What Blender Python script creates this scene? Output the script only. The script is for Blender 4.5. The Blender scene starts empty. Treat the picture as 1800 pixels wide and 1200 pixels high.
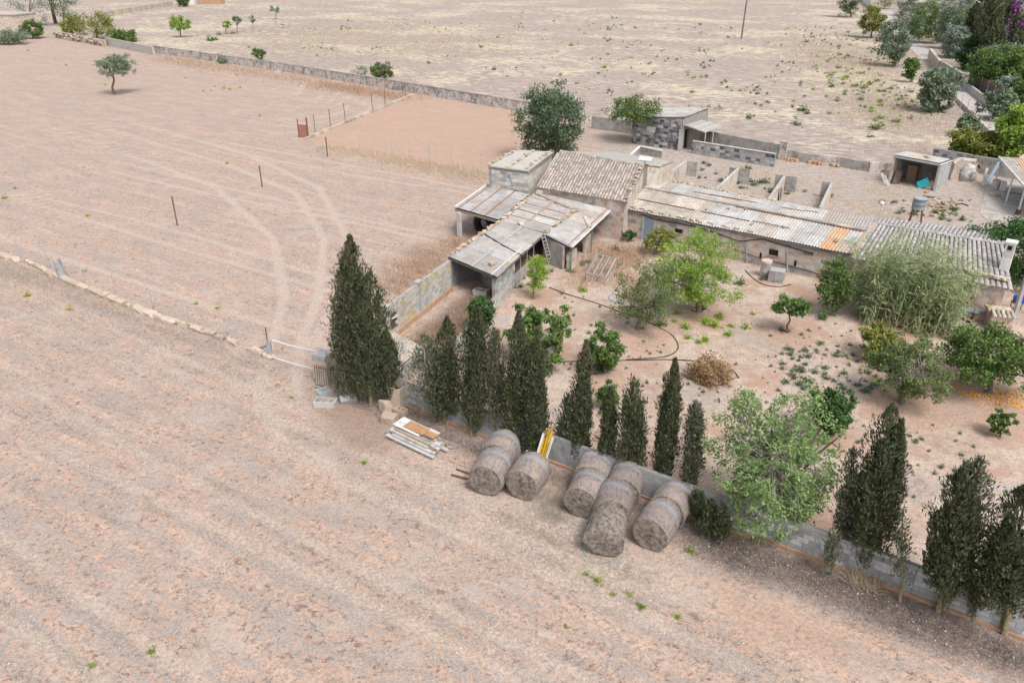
import bpy, math, random
import numpy as np
from mathutils import Vector, Matrix
R = math.radians
sc = bpy.context.scene
col = sc.collection

# ------------------------------------------------------------------ camera, sky, sun, exposure
CAM_H, CAM_T, CAM_F = 20.0, R(26.5), 1400.0
cd = bpy.data.cameras.new('camera'); cam = bpy.data.objects.new('camera', cd); col.objects.link(cam)
cam.location = (0, 0, CAM_H); cam.rotation_euler = (math.pi/2 - CAM_T, 0, 0)
cd.sensor_width = 36.0; cd.lens = CAM_F/1800*36; cd.clip_end = 4000; cd.clip_start = 0.5
sc.camera = cam
SUN_EL, SUN_AZ = R(56), R(150)         # azimuth clockwise from +Y: high, from the right and a little behind the camera
w = bpy.data.worlds.new('World'); sc.world = w; w.use_nodes = True
nt = w.node_tree; nt.nodes.clear()
out = nt.nodes.new('ShaderNodeOutputWorld'); bg = nt.nodes.new('ShaderNodeBackground')
sky = nt.nodes.new('ShaderNodeTexSky'); sky.sky_type = 'NISHITA'; sky.sun_disc = False
sky.sun_elevation = SUN_EL; sky.sun_rotation = SUN_AZ; sky.dust_density = 4.0; sky.air_density = 1.0; sky.ozone_density = 1.0
hs = nt.nodes.new('ShaderNodeHueSaturation'); hs.inputs['Saturation'].default_value = 0.42   # thin overcast veil
nt.links.new(sky.outputs[0], hs.inputs['Color']); nt.links.new(hs.outputs[0], bg.inputs[0])
bg.inputs[1].default_value = 0.125
nt.links.new(bg.outputs[0], out.inputs[0])
sd = bpy.data.lights.new('sun', 'SUN'); sun = bpy.data.objects.new('sun', sd); col.objects.link(sun)
sd.energy = 1.45; sd.angle = R(22); sd.color = (1.0, 0.97, 0.93)
sun.rotation_euler = Vector((-math.sin(SUN_AZ)*math.cos(SUN_EL), -math.cos(SUN_AZ)*math.cos(SUN_EL), -math.sin(SUN_EL))).to_track_quat('-Z', 'Y').to_euler()
sc.view_settings.view_transform = 'Standard'; sc.view_settings.look = 'None'
sc.view_settings.gamma = 1.0; sc.view_settings.use_curve_mapping = False
sc.view_settings.exposure = 0.68

# ------------------------------------------------------------------ helpers
rng = np.random.default_rng(7); rnd = random.Random(7)
CT, ST = math.cos(CAM_T), math.sin(CAM_T)
def ray(x, y):
    u = (x-900)/CAM_F; v = (y-600)/CAM_F
    return u, CT - v*ST, -ST - v*CT
def P(x, y, z=0.0):
    a, b, c = ray(x, y); t = (z-CAM_H)/c
    return Vector((a*t, b*t, z))
def PY(x, y, Y):
    a, b, c = ray(x, y); t = Y/b
    return Vector((a*t, Y, CAM_H + c*t))
def pxm(p):                                   # pixels (of the 1800 px photo) per metre at p
    return CAM_F/(p.y*CT + (CAM_H-p.z)*ST)
def link(o, parent=None):
    col.objects.link(o)
    if parent: o.parent = parent
    return o
def org(o):
    v = Vector((0, 0, 0))
    while o: v += o.location; o = o.parent
    return v
def tag(o, label=None, cat=None, group=None, kind=None):
    if label: o['label'] = label
    if cat: o['category'] = cat
    if group: o['group'] = group
    if kind: o['kind'] = kind
    return o
def empty(name, loc, label, cat, group=None):
    o = bpy.data.objects.new(name, None); o.location = loc; o.empty_display_size = .2
    link(o); return tag(o, label, cat, group)
class MB:
    def __init__(s): s.v = []; s.f = []
    def box(s, c, sx, sy, sz, ang=0, tilt=None):
        m = Matrix.Rotation(ang, 3, 'Z')
        if tilt is not None: m = m @ tilt
        b = len(s.v)
        for k in (-.5, .5):
            for j in (-.5, .5):
                for i in (-.5, .5): s.v.append(Vector(c) + m @ Vector((i*sx, j*sy, k*sz)))
        for q in ((0,2,3,1),(4,5,7,6),(0,1,5,4),(2,6,7,3),(0,4,6,2),(1,3,7,5)): s.f.append([b+i for i in q])
        return s
    def hexa(s, bot, top):
        b = len(s.v); n = len(bot); s.v += [Vector(p) for p in bot] + [Vector(p) for p in top]
        s.f.append([b+i for i in range(n)][::-1]); s.f.append([b+n+i for i in range(n)])
        for i in range(n): j = (i+1) % n; s.f.append([b+i, b+j, b+n+j, b+n+i])
        return s
    def beam(s, a, b, w, h=None):
        a = Vector(a); b = Vector(b); h = h or w; d = (b-a).normalized()
        up = Vector((0,0,1)) if abs(d.z) < .95 else Vector((1,0,0))
        x = d.cross(up).normalized()*w/2; y = x.cross(d).normalized()*h/2
        return s.hexa([a-x-y, a+x-y, a+x+y, a-x+y], [b-x-y, b+x-y, b+x+y, b-x+y])
    def tube(s, pts, rad, n=6, cap=True):
        pts = [Vector(p) for p in pts]
        if not hasattr(rad, '__len__'): rad = [rad]*len(pts)
        base = len(s.v)
        for i, p in enumerate(pts):
            d = (pts[min(i+1, len(pts)-1)] - pts[max(i-1, 0)]); d = d.normalized() if d.length > 1e-6 else Vector((0,0,1))
            ref = Vector((0,0,1)) if abs(d.z) < .9 else Vector((1,0,0))
            x = d.cross(ref).normalized(); y = d.cross(x)
            for k in range(n):
                a = 2*math.pi*k/n; s.v.append(p + (x*math.cos(a) + y*math.sin(a))*rad[i])
        for i in range(len(pts)-1):
            for k in range(n):
                k2 = (k+1) % n; s.f.append([base+i*n+k, base+i*n+k2, base+(i+1)*n+k2, base+(i+1)*n+k])
        if cap:
            s.f.append([base+k for k in range(n)]); s.f.append([base+(len(pts)-1)*n+k for k in range(n)][::-1])
        return s
    def lathe(s, c, prof, n=20, axis=None):
        m = Matrix.Identity(3) if axis is None else Vector(axis).to_track_quat('Z', 'Y').to_matrix()
        base = len(s.v)
        for r, z in prof:
            for k in range(n):
                a = 2*math.pi*k/n; s.v.append(Vector(c) + m @ Vector((r*math.cos(a), r*math.sin(a), z)))
        for i in range(len(prof)-1):
            for k in range(n):
                k2 = (k+1) % n; s.f.append([base+i*n+k, base+i*n+k2, base+(i+1)*n+k2, base+(i+1)*n+k])
        s.f.append([base+k for k in range(n)][::-1]); s.f.append([base+(len(prof)-1)*n+k for k in range(n)])
        return s
    def build(s, name, mat, parent=None, smooth=False, at=None):
        o0 = org(parent) if parent else (Vector(at) if at is not None else Vector((0,0,0)))
        me = bpy.data.meshes.new(name); me.from_pydata([tuple(v-o0) for v in s.v], [], s.f); me.materials.append(mat)
        if smooth: me.polygons.foreach_set('use_smooth', [True]*len(me.polygons))
        me.update()
        o = bpy.data.objects.new(name, me); link(o, parent)
        if not parent and at is not None: o.location = at
        return o
def solo(mb, name, mat, at, label, cat, group=None, smooth=False):
    return tag(mb.build(name, mat, None, smooth, at), label, cat, group)
def npmesh(name, verts, faces, mat):
    me = bpy.data.meshes.new(name); n, k = faces.shape
    me.vertices.add(len(verts)); me.vertices.foreach_set('co', verts.astype(np.float32).ravel())
    me.loops.add(n*k); me.loops.foreach_set('vertex_index', faces.astype(np.int32).ravel())
    me.polygons.add(n); me.polygons.foreach_set('loop_start', np.arange(0, n*k, k, dtype=np.int32))
    me.update(calc_edges=True); me.materials.append(mat); return me
def leafq(c, d, L, W, nrm=None):
    n = len(c); d = d/np.linalg.norm(d, axis=1, keepdims=True)
    r = rng.normal(size=(n,3)) if nrm is None else nrm
    s_ = np.cross(d, r); s_ /= np.linalg.norm(s_, axis=1, keepdims=True)+1e-9
    L = np.broadcast_to(L, (n,))[:,None]; W = np.broadcast_to(W, (n,))[:,None]
    v = np.stack([c-d*L/2, c+s_*W/2-d*L*.05, c+d*L/2, c-s_*W/2-d*L*.05], 1).reshape(-1,3)
    return v, np.arange(4*n).reshape(n,4)
def inpoly(x, y, poly):
    ins = np.zeros(x.shape, bool); n = len(poly)
    for i in range(n):
        x1, y1 = poly[i]; x2, y2 = poly[(i+1) % n]
        c = ((y1 > y) != (y2 > y)) & (x < (x2-x1)*(y-y1)/(y2-y1+1e-12)+x1); ins ^= c
    return ins
def pdist(x, y, line, closed=False):
    d = np.full(x.shape, 1e9); n = len(line)
    for i in range(n if closed else n-1):
        x1, y1 = line[i][:2]; x2, y2 = line[(i+1) % n][:2]; l2 = (x2-x1)**2+(y2-y1)**2+1e-9
        t = np.clip(((x-x1)*(x2-x1)+(y-y1)*(y2-y1))/l2, 0, 1); d = np.minimum(d, np.hypot(x-x1-t*(x2-x1), y-y1-t*(y2-y1)))
    return d
def smask(x, y, poly, soft):
    d = pdist(x, y, poly, True); s = np.where(inpoly(x, y, poly), d, -d)
    t = np.clip(s/soft*.5+.5, 0, 1); return t*t*(3-2*t)
def gp(*pts): return [tuple(P(x, y)[:2]) for x, y in pts]

# ------------------------------------------------------------------ materials
def nodes(name):
    m = bpy.data.materials.new(name); m.use_nodes = True; t = m.node_tree; t.nodes.clear()
    o = t.nodes.new('ShaderNodeOutputMaterial'); p = t.nodes.new('ShaderNodeBsdfPrincipled')
    t.links.new(p.outputs[0], o.inputs[0]); p.inputs['Specular IOR Level'].default_value = .2
    return m, t, p, o
def ramp(t, stops, fac=None, interp='LINEAR'):
    r = t.nodes.new('ShaderNodeValToRGB'); e = r.color_ramp.elements; r.color_ramp.interpolation = interp
    while len(e) < len(stops): e.new(.5)
    for i, (p, c) in enumerate(stops): e[i].position = p; e[i].color = (*c, 1) if len(c) == 3 else c
    if fac is not None: t.links.new(fac, r.inputs[0])
    return r.outputs[0]
def noise(t, vec, scale, detail=5, rough=.6, dist=0):
    n = t.nodes.new('ShaderNodeTexNoise'); n.inputs['Scale'].default_value = scale; n.inputs['Detail'].default_value = detail
    n.inputs['Roughness'].default_value = rough; n.inputs['Distortion'].default_value = dist
    t.links.new(vec, n.inputs['Vector']); return n.outputs[0]
def mix(t, fac, a, b, mode='MIX'):
    n = t.nodes.new('ShaderNodeMix'); n.data_type = 'RGBA'; n.blend_type = mode
    for s, v in ((n.inputs[0], fac), (n.inputs[6], a), (n.inputs[7], b)):
        if hasattr(v, 'links'): t.links.new(v, s)
        elif isinstance(v, (int, float)): s.default_value = v
        else: s.default_value = (*v, 1)
    return n.outputs[2]
def mth(t, op, a, b=0.0, c=0.0):
    n = t.nodes.new('ShaderNodeMath'); n.operation = op
    for i, v in enumerate((a, b, c)):
        if hasattr(v, 'links'): t.links.new(v, n.inputs[i])
        else: n.inputs[i].default_value = v
    return n.outputs[0]
def mapping(t, vec, scale=(1,1,1), rotz=0):
    n = t.nodes.new('ShaderNodeMapping'); n.inputs['Scale'].default_value = scale; n.inputs['Rotation'].default_value = (0,0,rotz)
    # rotate first, then scale
    if rotz:
        n2 = t.nodes.new('ShaderNodeMapping'); n2.inputs['Rotation'].default_value = (0,0,rotz); t.links.new(vec, n2.inputs[0])
        n.inputs['Rotation'].default_value = (0,0,0); vec = n2.outputs[0]
    t.links.new(vec, n.inputs[0]); return n.outputs[0]
def vary(t, colr, fac, amt):
    f = mth(t, 'MULTIPLY_ADD', fac, 2*amt, 1-amt)
    v = t.nodes.new('ShaderNodeVectorMath'); v.operation = 'SCALE'; t.links.new(colr, v.inputs[0]); t.links.new(f, v.inputs['Scale']); return v.outputs[0]
def surf(name, stops, scale=3.0, rough=.9, obj=0.0, isl=0.0, bump=.3, bscale=25, stain=None, sscale=1.2, sthr=(.55,.7), detail=5, metal=0, stretch=None):
    m, t, p, o = nodes(name); g = t.nodes.new('ShaderNodeNewGeometry'); vec = g.outputs['Position']
    if stretch: vec = mapping(t, vec, stretch[0], stretch[1])
    c = ramp(t, stops, noise(t, vec, scale, detail, .65))
    if stain:
        for k, sc_ in enumerate(stain):
            f = ramp(t, [(sthr[0], (0,0,0)), (sthr[1], (1,1,1))], noise(t, mapping(t, g.outputs['Position'], (1, 1, 1+k*.7)), sscale*(1+.7*k), 5, .7))
            c = mix(t, f, c, sc_)
    if obj:
        oi = t.nodes.new('ShaderNodeObjectInfo'); c = vary(t, c, oi.outputs['Random'], obj)
    if isl: c = vary(t, c, g.outputs['Random Per Island'], isl)
    t.links.new(c, p.inputs['Base Color']); p.inputs['Roughness'].default_value = rough; p.inputs['Metallic'].default_value = metal
    if bump:
        b = t.nodes.new('ShaderNodeBump'); b.inputs['Strength'].default_value = bump; b.inputs['Distance'].default_value = .03
        t.links.new(noise(t, g.outputs['Position'], bscale, 2, .7), b.inputs['Height']); t.links.new(b.outputs[0], p.inputs['Normal'])
    return m
def leafmat(name, dark, mid, light, scale=1.3, trans=.3):
    m, t, p, o = nodes(name); g = t.nodes.new('ShaderNodeNewGeometry')
    a = mth(t, 'ADD', mth(t, 'MULTIPLY', g.outputs['Random Per Island'], .55), mth(t, 'MULTIPLY', noise(t, g.outputs['Position'], scale, 3, .6), .6))
    c = ramp(t, [(.2, dark), (.55, mid), (.95, light)], a)
    t.links.new(c, p.inputs['Base Color']); p.inputs['Roughness'].default_value = .6
    tr = t.nodes.new('ShaderNodeBsdfTranslucent'); t.links.new(c, tr.inputs[0]); ms = t.nodes.new('ShaderNodeMixShader'); ms.inputs[0].default_value = trans
    t.links.new(p.outputs[0], ms.inputs[1]); t.links.new(tr.outputs[0], ms.inputs[2]); t.links.new(ms.outputs[0], o.inputs[0])
    return m
M = {}
M['plaster'] = surf('old_plaster', [(.33,(.3,.23,.19)),(.46,(.46,.37,.315)),(.54,(.55,.46,.405)),(.66,(.58,.52,.47))], 1.6, stain=[(.27,.25,.235),(.5,.35,.27)], sscale=1.1)
M['cream'] = surf('cream_plaster', [(.35,(.38,.33,.27)),(.5,(.52,.46,.385)),(.65,(.58,.53,.46))], 1.4, stain=[(.3,.28,.25),(.46,.36,.27)])
M['greywall'] = surf('weathered_wall', [(.3,(.2,.19,.18)),(.5,(.33,.32,.30)),(.75,(.44,.42,.39))], 1.3, stain=[(.14,.14,.14),(.42,.28,.21)], sscale=.8)
M['farwall'] = surf('field_wall_plaster', [(.36,(.24,.23,.22)),(.47,(.46,.44,.42)),(.55,(.58,.55,.52)),(.66,(.6,.53,.47))], 1.3, stain=[(.2,.2,.205),(.5,.36,.29)], sscale=.9, sthr=(.52,.6))
M['paleconc'] = surf('pale_concrete', [(.3,(.38,.36,.33)),(.6,(.5,.48,.45)),(.8,(.56,.54,.5))], 2, stain=[(.28,.26,.24)], obj=.1)
M['conc'] = surf('grey_concrete', [(.3,(.27,.27,.27)),(.6,(.38,.38,.38)),(.8,(.45,.44,.42))], 2.5, stain=[(.2,.2,.2)], obj=.14)
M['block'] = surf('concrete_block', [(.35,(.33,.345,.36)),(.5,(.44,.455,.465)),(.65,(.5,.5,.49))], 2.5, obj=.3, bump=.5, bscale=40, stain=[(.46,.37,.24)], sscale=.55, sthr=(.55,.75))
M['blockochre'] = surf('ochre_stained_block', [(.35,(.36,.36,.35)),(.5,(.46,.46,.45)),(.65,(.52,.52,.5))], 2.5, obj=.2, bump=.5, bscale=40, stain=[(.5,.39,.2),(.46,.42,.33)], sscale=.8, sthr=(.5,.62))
M['blockshade'] = surf('shaded_concrete_block', [(.3,(.24,.25,.25)),(.55,(.33,.34,.34)),(.8,(.40,.40,.38))], 2.0, obj=.2, bump=.5, bscale=40)  # block grey darkened for walls under shed roofs: shade put into the colour
M['mortar'] = surf('mortar', [(.3,(.22,.205,.19)),(.7,(.34,.32,.3))], 3)
M['footing'] = surf('red_footing', [(.3,(.36,.21,.14)),(.6,(.46,.3,.2)),(.8,(.42,.36,.3))], 2.5)
M['stoneblock'] = surf('marl_stone_block', [(.3,(.21,.22,.23)),(.5,(.36,.36,.36)),(.75,(.47,.45,.41))], 1.6, obj=.4, bump=.6, bscale=30)
M['whitestone'] = surf('pale_stone_block', [(.3,(.45,.42,.38)),(.6,(.56,.53,.48)),(.8,(.5,.44,.36))], 1.6, obj=.15, bump=.6, bscale=30)
M['darkstone'] = surf('blackened_stone_block', [(.3,(.07,.075,.085)),(.5,(.14,.145,.155)),(.72,(.3,.3,.3))], 1.8, obj=.5, bump=.6, bscale=30)
M['rubble'] = surf('rubble_stone', [(.3,(.34,.28,.22)),(.55,(.48,.41,.33)),(.8,(.55,.5,.44))], 3, obj=.25, isl=.2, bump=.6, bscale=20)
M['ochrestone'] = surf('ochre_field_stone', [(.38,(.22,.17,.12)),(.5,(.45,.36,.26)),(.62,(.55,.48,.39))], 5, obj=.3, bump=.6, bscale=20)
M['limestone'] = surf('pink_limestone', [(.3,(.42,.32,.25)),(.6,(.53,.43,.35)),(.8,(.3,.27,.24))], 3, obj=.15, bump=.7, bscale=15)
def roofmat(name, stops, rust, thr, lich=None):
    m, t, p, o = nodes(name); g = t.nodes.new('ShaderNodeNewGeometry'); pos = g.outputs['Position']
    c = ramp(t, stops, noise(t, pos, 1.6, 5, .7))
    f = ramp(t, [(thr-.1,(0,0,0)),(thr+.12,(1,1,1))], noise(t, pos, 1.3, 5, .8))
    c = mix(t, f, c, rust)
    f2 = ramp(t, [(.60,(0,0,0)),(.7,(1,1,1))], noise(t, pos, 6, 4, .8)); c = mix(t, mth(t,'MULTIPLY',f2,.6), c, (.22,.19,.16))
    if lich:
        f3 = ramp(t, [(lich[1],(0,0,0)),(lich[1]+.06,(1,1,1))], noise(t, pos, 9, 6, .7)); c = mix(t, f3, c, lich[0])
    oi = t.nodes.new('ShaderNodeObjectInfo'); c = vary(t, c, oi.outputs['Random'], .14)
    t.links.new(c, p.inputs['Base Color']); p.inputs['Roughness'].default_value = .9
    b = t.nodes.new('ShaderNodeBump'); b.inputs['Strength'].default_value = .25; b.inputs['Distance'].default_value = .02
    t.links.new(noise(t, pos, 35, 2, .7), b.inputs['Height']); t.links.new(b.outputs[0], p.inputs['Normal']); return m
M['sheet'] = roofmat('fibre_cement_sheet', [(.38,(0.311,0.307,0.302)),(.5,(0.403,0.403,0.403)),(.62,(0.470,0.470,0.470))], (.48,.41,.34), .56)
M['sheettan'] = roofmat('lichen_tan_sheet', [(.38,(0.302,0.269,0.235)),(.5,(0.403,0.370,0.332)),(.62,(0.462,0.437,0.412))], (.45,.36,.28), .54)
M['sheetshed'] = roofmat('shed_sheet', [(.38,(0.286,0.281,0.281)),(.5,(0.370,0.365,0.374)),(.62,(0.428,0.428,0.433))], (.43,.34,.26), .54)
M['sheetorange'] = roofmat('orange_lichen_sheet', [(.3,(.36,.33,.3)),(.55,(.45,.40,.36)),(.8,(.48,.42,.36))], (.47,.33,.2), .5, ((.56,.26,.05), .5))
M['flatroof'] = roofmat('flat_roof_render', [(.3,(.34,.33,.31)),(.55,(.40,.39,.36)),(.8,(.44,.43,.4))], (.40,.34,.28), .6)
M['tile'] = surf('clay_roof_tile', [(.25,(.26,.22,.19)),(.5,(.38,.33,.29)),(.75,(.46,.41,.36))], 4, obj=.25, isl=.25, bump=.5, stain=[(.42,.29,.2)], sscale=2.2, sthr=(.58,.7))
M['tilegrey'] = surf('grey_roof_tile', [(.25,(.27,.25,.24)),(.5,(.37,.35,.34)),(.75,(.44,.42,.40))], 4, obj=.2, isl=.2, bump=.5, stain=[(.42,.32,.25)], sscale=1.8, sthr=(.6,.7))
M['roofdark'] = surf('roof_bedding', [(.3,(.12,.10,.09)),(.7,(.22,.19,.16))], 4)
M['wood'] = surf('weathered_wood', [(.3,(.25,.19,.14)),(.6,(.38,.31,.25)),(.8,(.45,.39,.33))], 6, obj=.2)
M['darkwood'] = surf('dark_wood', [(.3,(.09,.06,.05)),(.7,(.18,.12,.09))], 6, obj=.2)
M['brownboard'] = surf('brown_board', [(.3,(.36,.2,.11)),(.7,(.46,.27,.15))], 3)
M['whiteboard'] = surf('white_board', [(.3,(.5,.49,.47)),(.7,(.62,.61,.6))], 4, obj=.15)
M['rust'] = surf('rusty_iron', [(.3,(.1,.045,.03)),(.6,(.2,.09,.055)),(.8,(.26,.14,.09))], 9, rough=.8)
M['redbatten'] = surf('red_brown_batten', [(.3,(.27,.13,.09)),(.7,(.38,.2,.14))], 6)
M['galv'] = surf('galvanised_steel', [(.3,(.4,.42,.44)),(.7,(.52,.54,.55))], 5, rough=.5, metal=.3, obj=.1)
M['bluesteel'] = surf('blue_grey_door', [(.3,(.2,.27,.33)),(.7,(.26,.33,.39))], 3, rough=.6)
M['tankblue'] = surf('grey_blue_tank', [(.3,(.17,.2,.23)),(.6,(.24,.28,.31)),(.8,(.28,.2,.15))], 3, rough=.6)
M['turq'] = surf('turquoise_board', [(.3,(.02,.36,.45)),(.7,(.05,.45,.53))], 3, rough=.6)
M['blueplastic'] = surf('blue_plastic', [(.3,(.01,.08,.35)),(.7,(.02,.13,.45))], 3, rough=.5, bump=0)
M['bluehose'] = surf('blue_hose_plastic', [(.3,(.1,.28,.45)),(.7,(.2,.4,.55))], 6, rough=.5, bump=0)
M['black'] = surf('black_plastic', [(.3,(.012,.012,.014)),(.7,(.03,.03,.035))], 6, rough=.6, bump=.1)
M['rubber'] = surf('tyre_rubber', [(.3,(.015,.015,.015)),(.7,(.04,.038,.036))], 6, rough=.85)
M['yellow'] = surf('yellow_paint', [(.3,(.55,.32,.02)),(.7,(.68,.44,.04))], 5, obj=.1)
M['white'] = surf('white_paint', [(.3,(.6,.6,.58)),(.7,(.74,.73,.71))], 4, stain=[(.45,.4,.33)])
M['void'] = surf('dark_opening', [(.3,(.01,.01,.01)),(.7,(.03,.027,.025))], 4)
M['rope'] = surf('white_rope', [(.3,(.6,.6,.6)),(.7,(.72,.72,.72))], 8, bump=0)
M['twine'] = surf('turquoise_twine', [(.3,(.16,.38,.37)),(.7,(.3,.5,.48))], 8, bump=0)
M['orange'] = surf('orange_fruit', [(.3,(.68,.27,.02)),(.7,(.8,.4,.04))], 8, rough=.5, obj=.2, bump=.1)
M['bark'] = surf('grey_brown_bark', [(.3,(.1,.075,.055)),(.55,(.2,.16,.125)),(.8,(.28,.24,.2))], 7, bump=.9, bscale=30)
M['mossbark'] = surf('mossy_bark', [(.3,(.13,.1,.06)),(.55,(.24,.2,.12)),(.8,(.3,.28,.2))], 7, bump=.9, bscale=30)
M['twig'] = surf('pale_twig', [(.3,(.3,.27,.24)),(.7,(.44,.41,.37))], 7)
M['glass'] = surf('panel_glass', [(.3,(.5,.52,.54)),(.7,(.6,.62,.64))], 3, rough=.25, bump=0)
M['hay'] = surf('hay_bale_face', [(.32,(.07,.055,.045)),(.48,(.22,.185,.155)),(.66,(.36,.31,.265))], 7, bump=1, bscale=45, detail=10)
def balewrap():
    m, t, p, o = nodes('net_wrapped_hay'); g = t.nodes.new('ShaderNodeNewGeometry'); tc = t.nodes.new('ShaderNodeTexCoord')
    n1 = noise(t, mapping(t, tc.outputs['Object'], (22, 22, 4)), 1, 8, .7)
    c = ramp(t, [(.32,(.095,.08,.072)),(.48,(.235,.2,.18)),(.68,(.36,.315,.29))], n1)
    oi = t.nodes.new('ShaderNodeObjectInfo')
    sx = t.nodes.new('ShaderNodeSeparateXYZ'); t.links.new(tc.outputs['Object'], sx.inputs[0])
    z = mth(t, 'ADD', sx.outputs[2], mth(t, 'MULTIPLY', noise(t, tc.outputs['Object'], 2.5, 3), .22))
    def band(c0, wd): return ramp(t, [(0,(1,1,1)),(wd,(0,0,0))], mth(t, 'ABSOLUTE', mth(t, 'SUBTRACT', z, c0)))
    c = mix(t, mth(t,'MULTIPLY',band(.42,.14),.75), c, (.26,.31,.38))
    c = mix(t, mth(t,'MULTIPLY',band(-.1,.2),.5), c, (.34,.25,.26))
    c = mix(t, mth(t,'MULTIPLY',ramp(t,[(.58,(0,0,0)),(.66,(1,1,1))],noise(t,g.outputs['Position'],1.6,4)),.6), c, (.36,.29,.2))
    c = vary(t, c, oi.outputs['Random'], .12)
    t.links.new(c, p.inputs['Base Color']); p.inputs['Roughness'].default_value = .85
    b = t.nodes.new('ShaderNodeBump'); b.inputs['Strength'].default_value = .8; b.inputs['Distance'].default_value = .03
    t.links.new(n1, b.inputs['Height']); t.links.new(b.outputs[0], p.inputs['Normal']); return m
M['bale'] = balewrap()
# foliage
M['cyp'] = leafmat('cypress_sprays', (0.039, 0.05, 0.026), (0.098, 0.119, 0.062), (0.208, 0.226, 0.123), 3.2, .18)
M['cypgrey'] = leafmat('grey_cypress_sprays', (0.067, 0.081, 0.049), (0.141, 0.159, 0.1), (0.233, 0.241, 0.167), 1.6, .15)
M['deadcyp'] = leafmat('dead_cypress_sprays', (.1,.08,.055), (.19,.155,.115), (.3,.26,.2), 1.6, .1)
M['darkstraw'] = leafmat('dark_stubble_blades', (.1,.08,.072), (.19,.16,.145), (.34,.3,.27), .8, .1)
M['lime'] = leafmat('lime_leaves', (0.153, 0.248, 0.031), (0.273, 0.404, 0.054), (0.444, 0.559, 0.093))
M['bright'] = leafmat('bright_green_leaves', (0.126, 0.211, 0.035), (0.253, 0.377, 0.07), (0.421, 0.527, 0.124))
M['mid'] = leafmat('mid_green_leaves', (0.054, 0.097, 0.029), (0.116, 0.194, 0.052), (0.232, 0.308, 0.097))
M['darkg'] = leafmat('dark_glossy_leaves', (0.028, 0.062, 0.023), (0.062, 0.132, 0.039), (0.124, 0.225, 0.07))
M['pomeg'] = leafmat('olive_green_leaves', (0.073, 0.106, 0.041), (0.145, 0.203, 0.073), (0.276, 0.308, 0.121))
M['yellowg'] = leafmat('yellowish_leaves', (0.114, 0.138, 0.036), (0.227, 0.259, 0.065), (0.389, 0.389, 0.097))
M['figl'] = leafmat('soft_green_leaves', (0.113, 0.181, 0.06), (0.212, 0.318, 0.113), (0.348, 0.469, 0.197))
M['olive'] = leafmat('olive_silver_leaves', (0.105, 0.15, 0.088), (0.211, 0.272, 0.176), (0.351, 0.412, 0.29))
M['silver'] = leafmat('silver_leaves', (0.145, 0.186, 0.145), (0.276, 0.324, 0.268), (0.438, 0.486, 0.406))
M['holm'] = leafmat('holm_oak_leaves', (0.063, 0.098, 0.057), (0.127, 0.19, 0.103), (0.24, 0.293, 0.161))
M['greyw'] = leafmat('grey_green_weed', (0.095, 0.135, 0.081), (0.176, 0.23, 0.142), (0.27, 0.324, 0.203))
M['reed'] = leafmat('cane_leaves', (0.163, 0.217, 0.101), (0.31, 0.365, 0.186), (0.506, 0.528, 0.31), 1.0)
M['drybr'] = leafmat('dry_brown_leaves', (0.24, 0.144, 0.072), (0.432, 0.288, 0.156), (0.6, 0.444, 0.264))
M['drygrass'] = leafmat('dry_straw_blades', (.3,.25,.2), (.45,.39,.33), (.62,.56,.48), .8, .3)
M['tangrass'] = leafmat('tan_grass_blades', (.42,.33,.22), (.58,.48,.34), (.72,.62,.47), .8, .3)
M['redgrass'] = leafmat('russet_grass_blades', (.3,.18,.11), (.47,.31,.2), (.6,.45,.32), .8, .3)
M['litter'] = leafmat('dead_twig_litter', (.05,.042,.04), (.1,.085,.08), (.3,.26,.23), .8, .05)
M['yellowfl'] = leafmat('yellow_flower_weed', (.3,.3,.05), (.5,.45,.06), (.62,.56,.12))
M['purple'] = leafmat('purple_bracts', (.25,.03,.32), (.36,.06,.45), (.48,.12,.55))
M['whitefl'] = leafmat('white_blossom', (.4,.42,.36), (.55,.56,.5), (.7,.7,.66))

# ------------------------------------------------------------------ ground (one sheet to the horizon)
WALLLINE = [(622,676),(748,727),(1207,901),(1285,930),(1357,953),(1487,1001),(1600,1045),(1740,1099),(1860,1146)]
far_poly = gp((-400,-60),(0,48),(100,60),(250,84),(500,128),(730,165),(905,196),(1060,217),(1115,232),(1250,243),(1405,278),(1560,300),(1680,286),(1800,292),(2600,330)) + [(2500,400),(2500,2600),(-2500,2600)]
gard_poly = gp((690,700),(748,727),(1207,901),(1487,1001),(1800,1122),(2100,1240),(2300,800),(1800,575),(1500,500),(1110,425),(1010,400),(905,475),(840,560))
yard_poly = gp((1115,255),(1240,246),(1405,281),(1560,300),(1680,292),(1830,300),(2200,420),(1780,470),(1540,390),(1150,315),(1060,270),(1050,225))
padd_poly = gp((545,243),(725,168),(910,198),(960,280),(850,305),(680,285),(590,262))
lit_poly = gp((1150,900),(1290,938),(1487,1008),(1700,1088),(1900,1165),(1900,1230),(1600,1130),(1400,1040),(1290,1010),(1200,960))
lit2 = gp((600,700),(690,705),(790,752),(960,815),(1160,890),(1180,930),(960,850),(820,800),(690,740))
straw_poly = gp((850,880),(1000,890),(1120,985),(1210,985),(1260,930),(1180,1010),(1090,1050),(960,1000),(860,930))
redlit = gp((545,690),(690,720),(700,790),(620,800),(560,740))
track1 = [P(*q) for q in ((530,600),(520,690),(560,760),(700,830),(900,920),(1150,1035),(1400,1150),(1500,1220))]
track2 = [P(*q) for q in ((470,610),(455,700),(490,770),(640,860),(860,960),(1100,1070),(1300,1170))]
def axis(lo, hi, step, ends):
    a = list(np.arange(lo, hi+1e-6, step)); s = step; x = lo; y = hi
    while x > ends[0]:
        s = min(s*1.12, 120); x -= s; y += s; a = [x] + a + [y]
    return np.array(a)
xs = axis(-34, 40, .34, (-2200, 0)); ys = axis(15, 96, .34, (-2100, 0))
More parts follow.
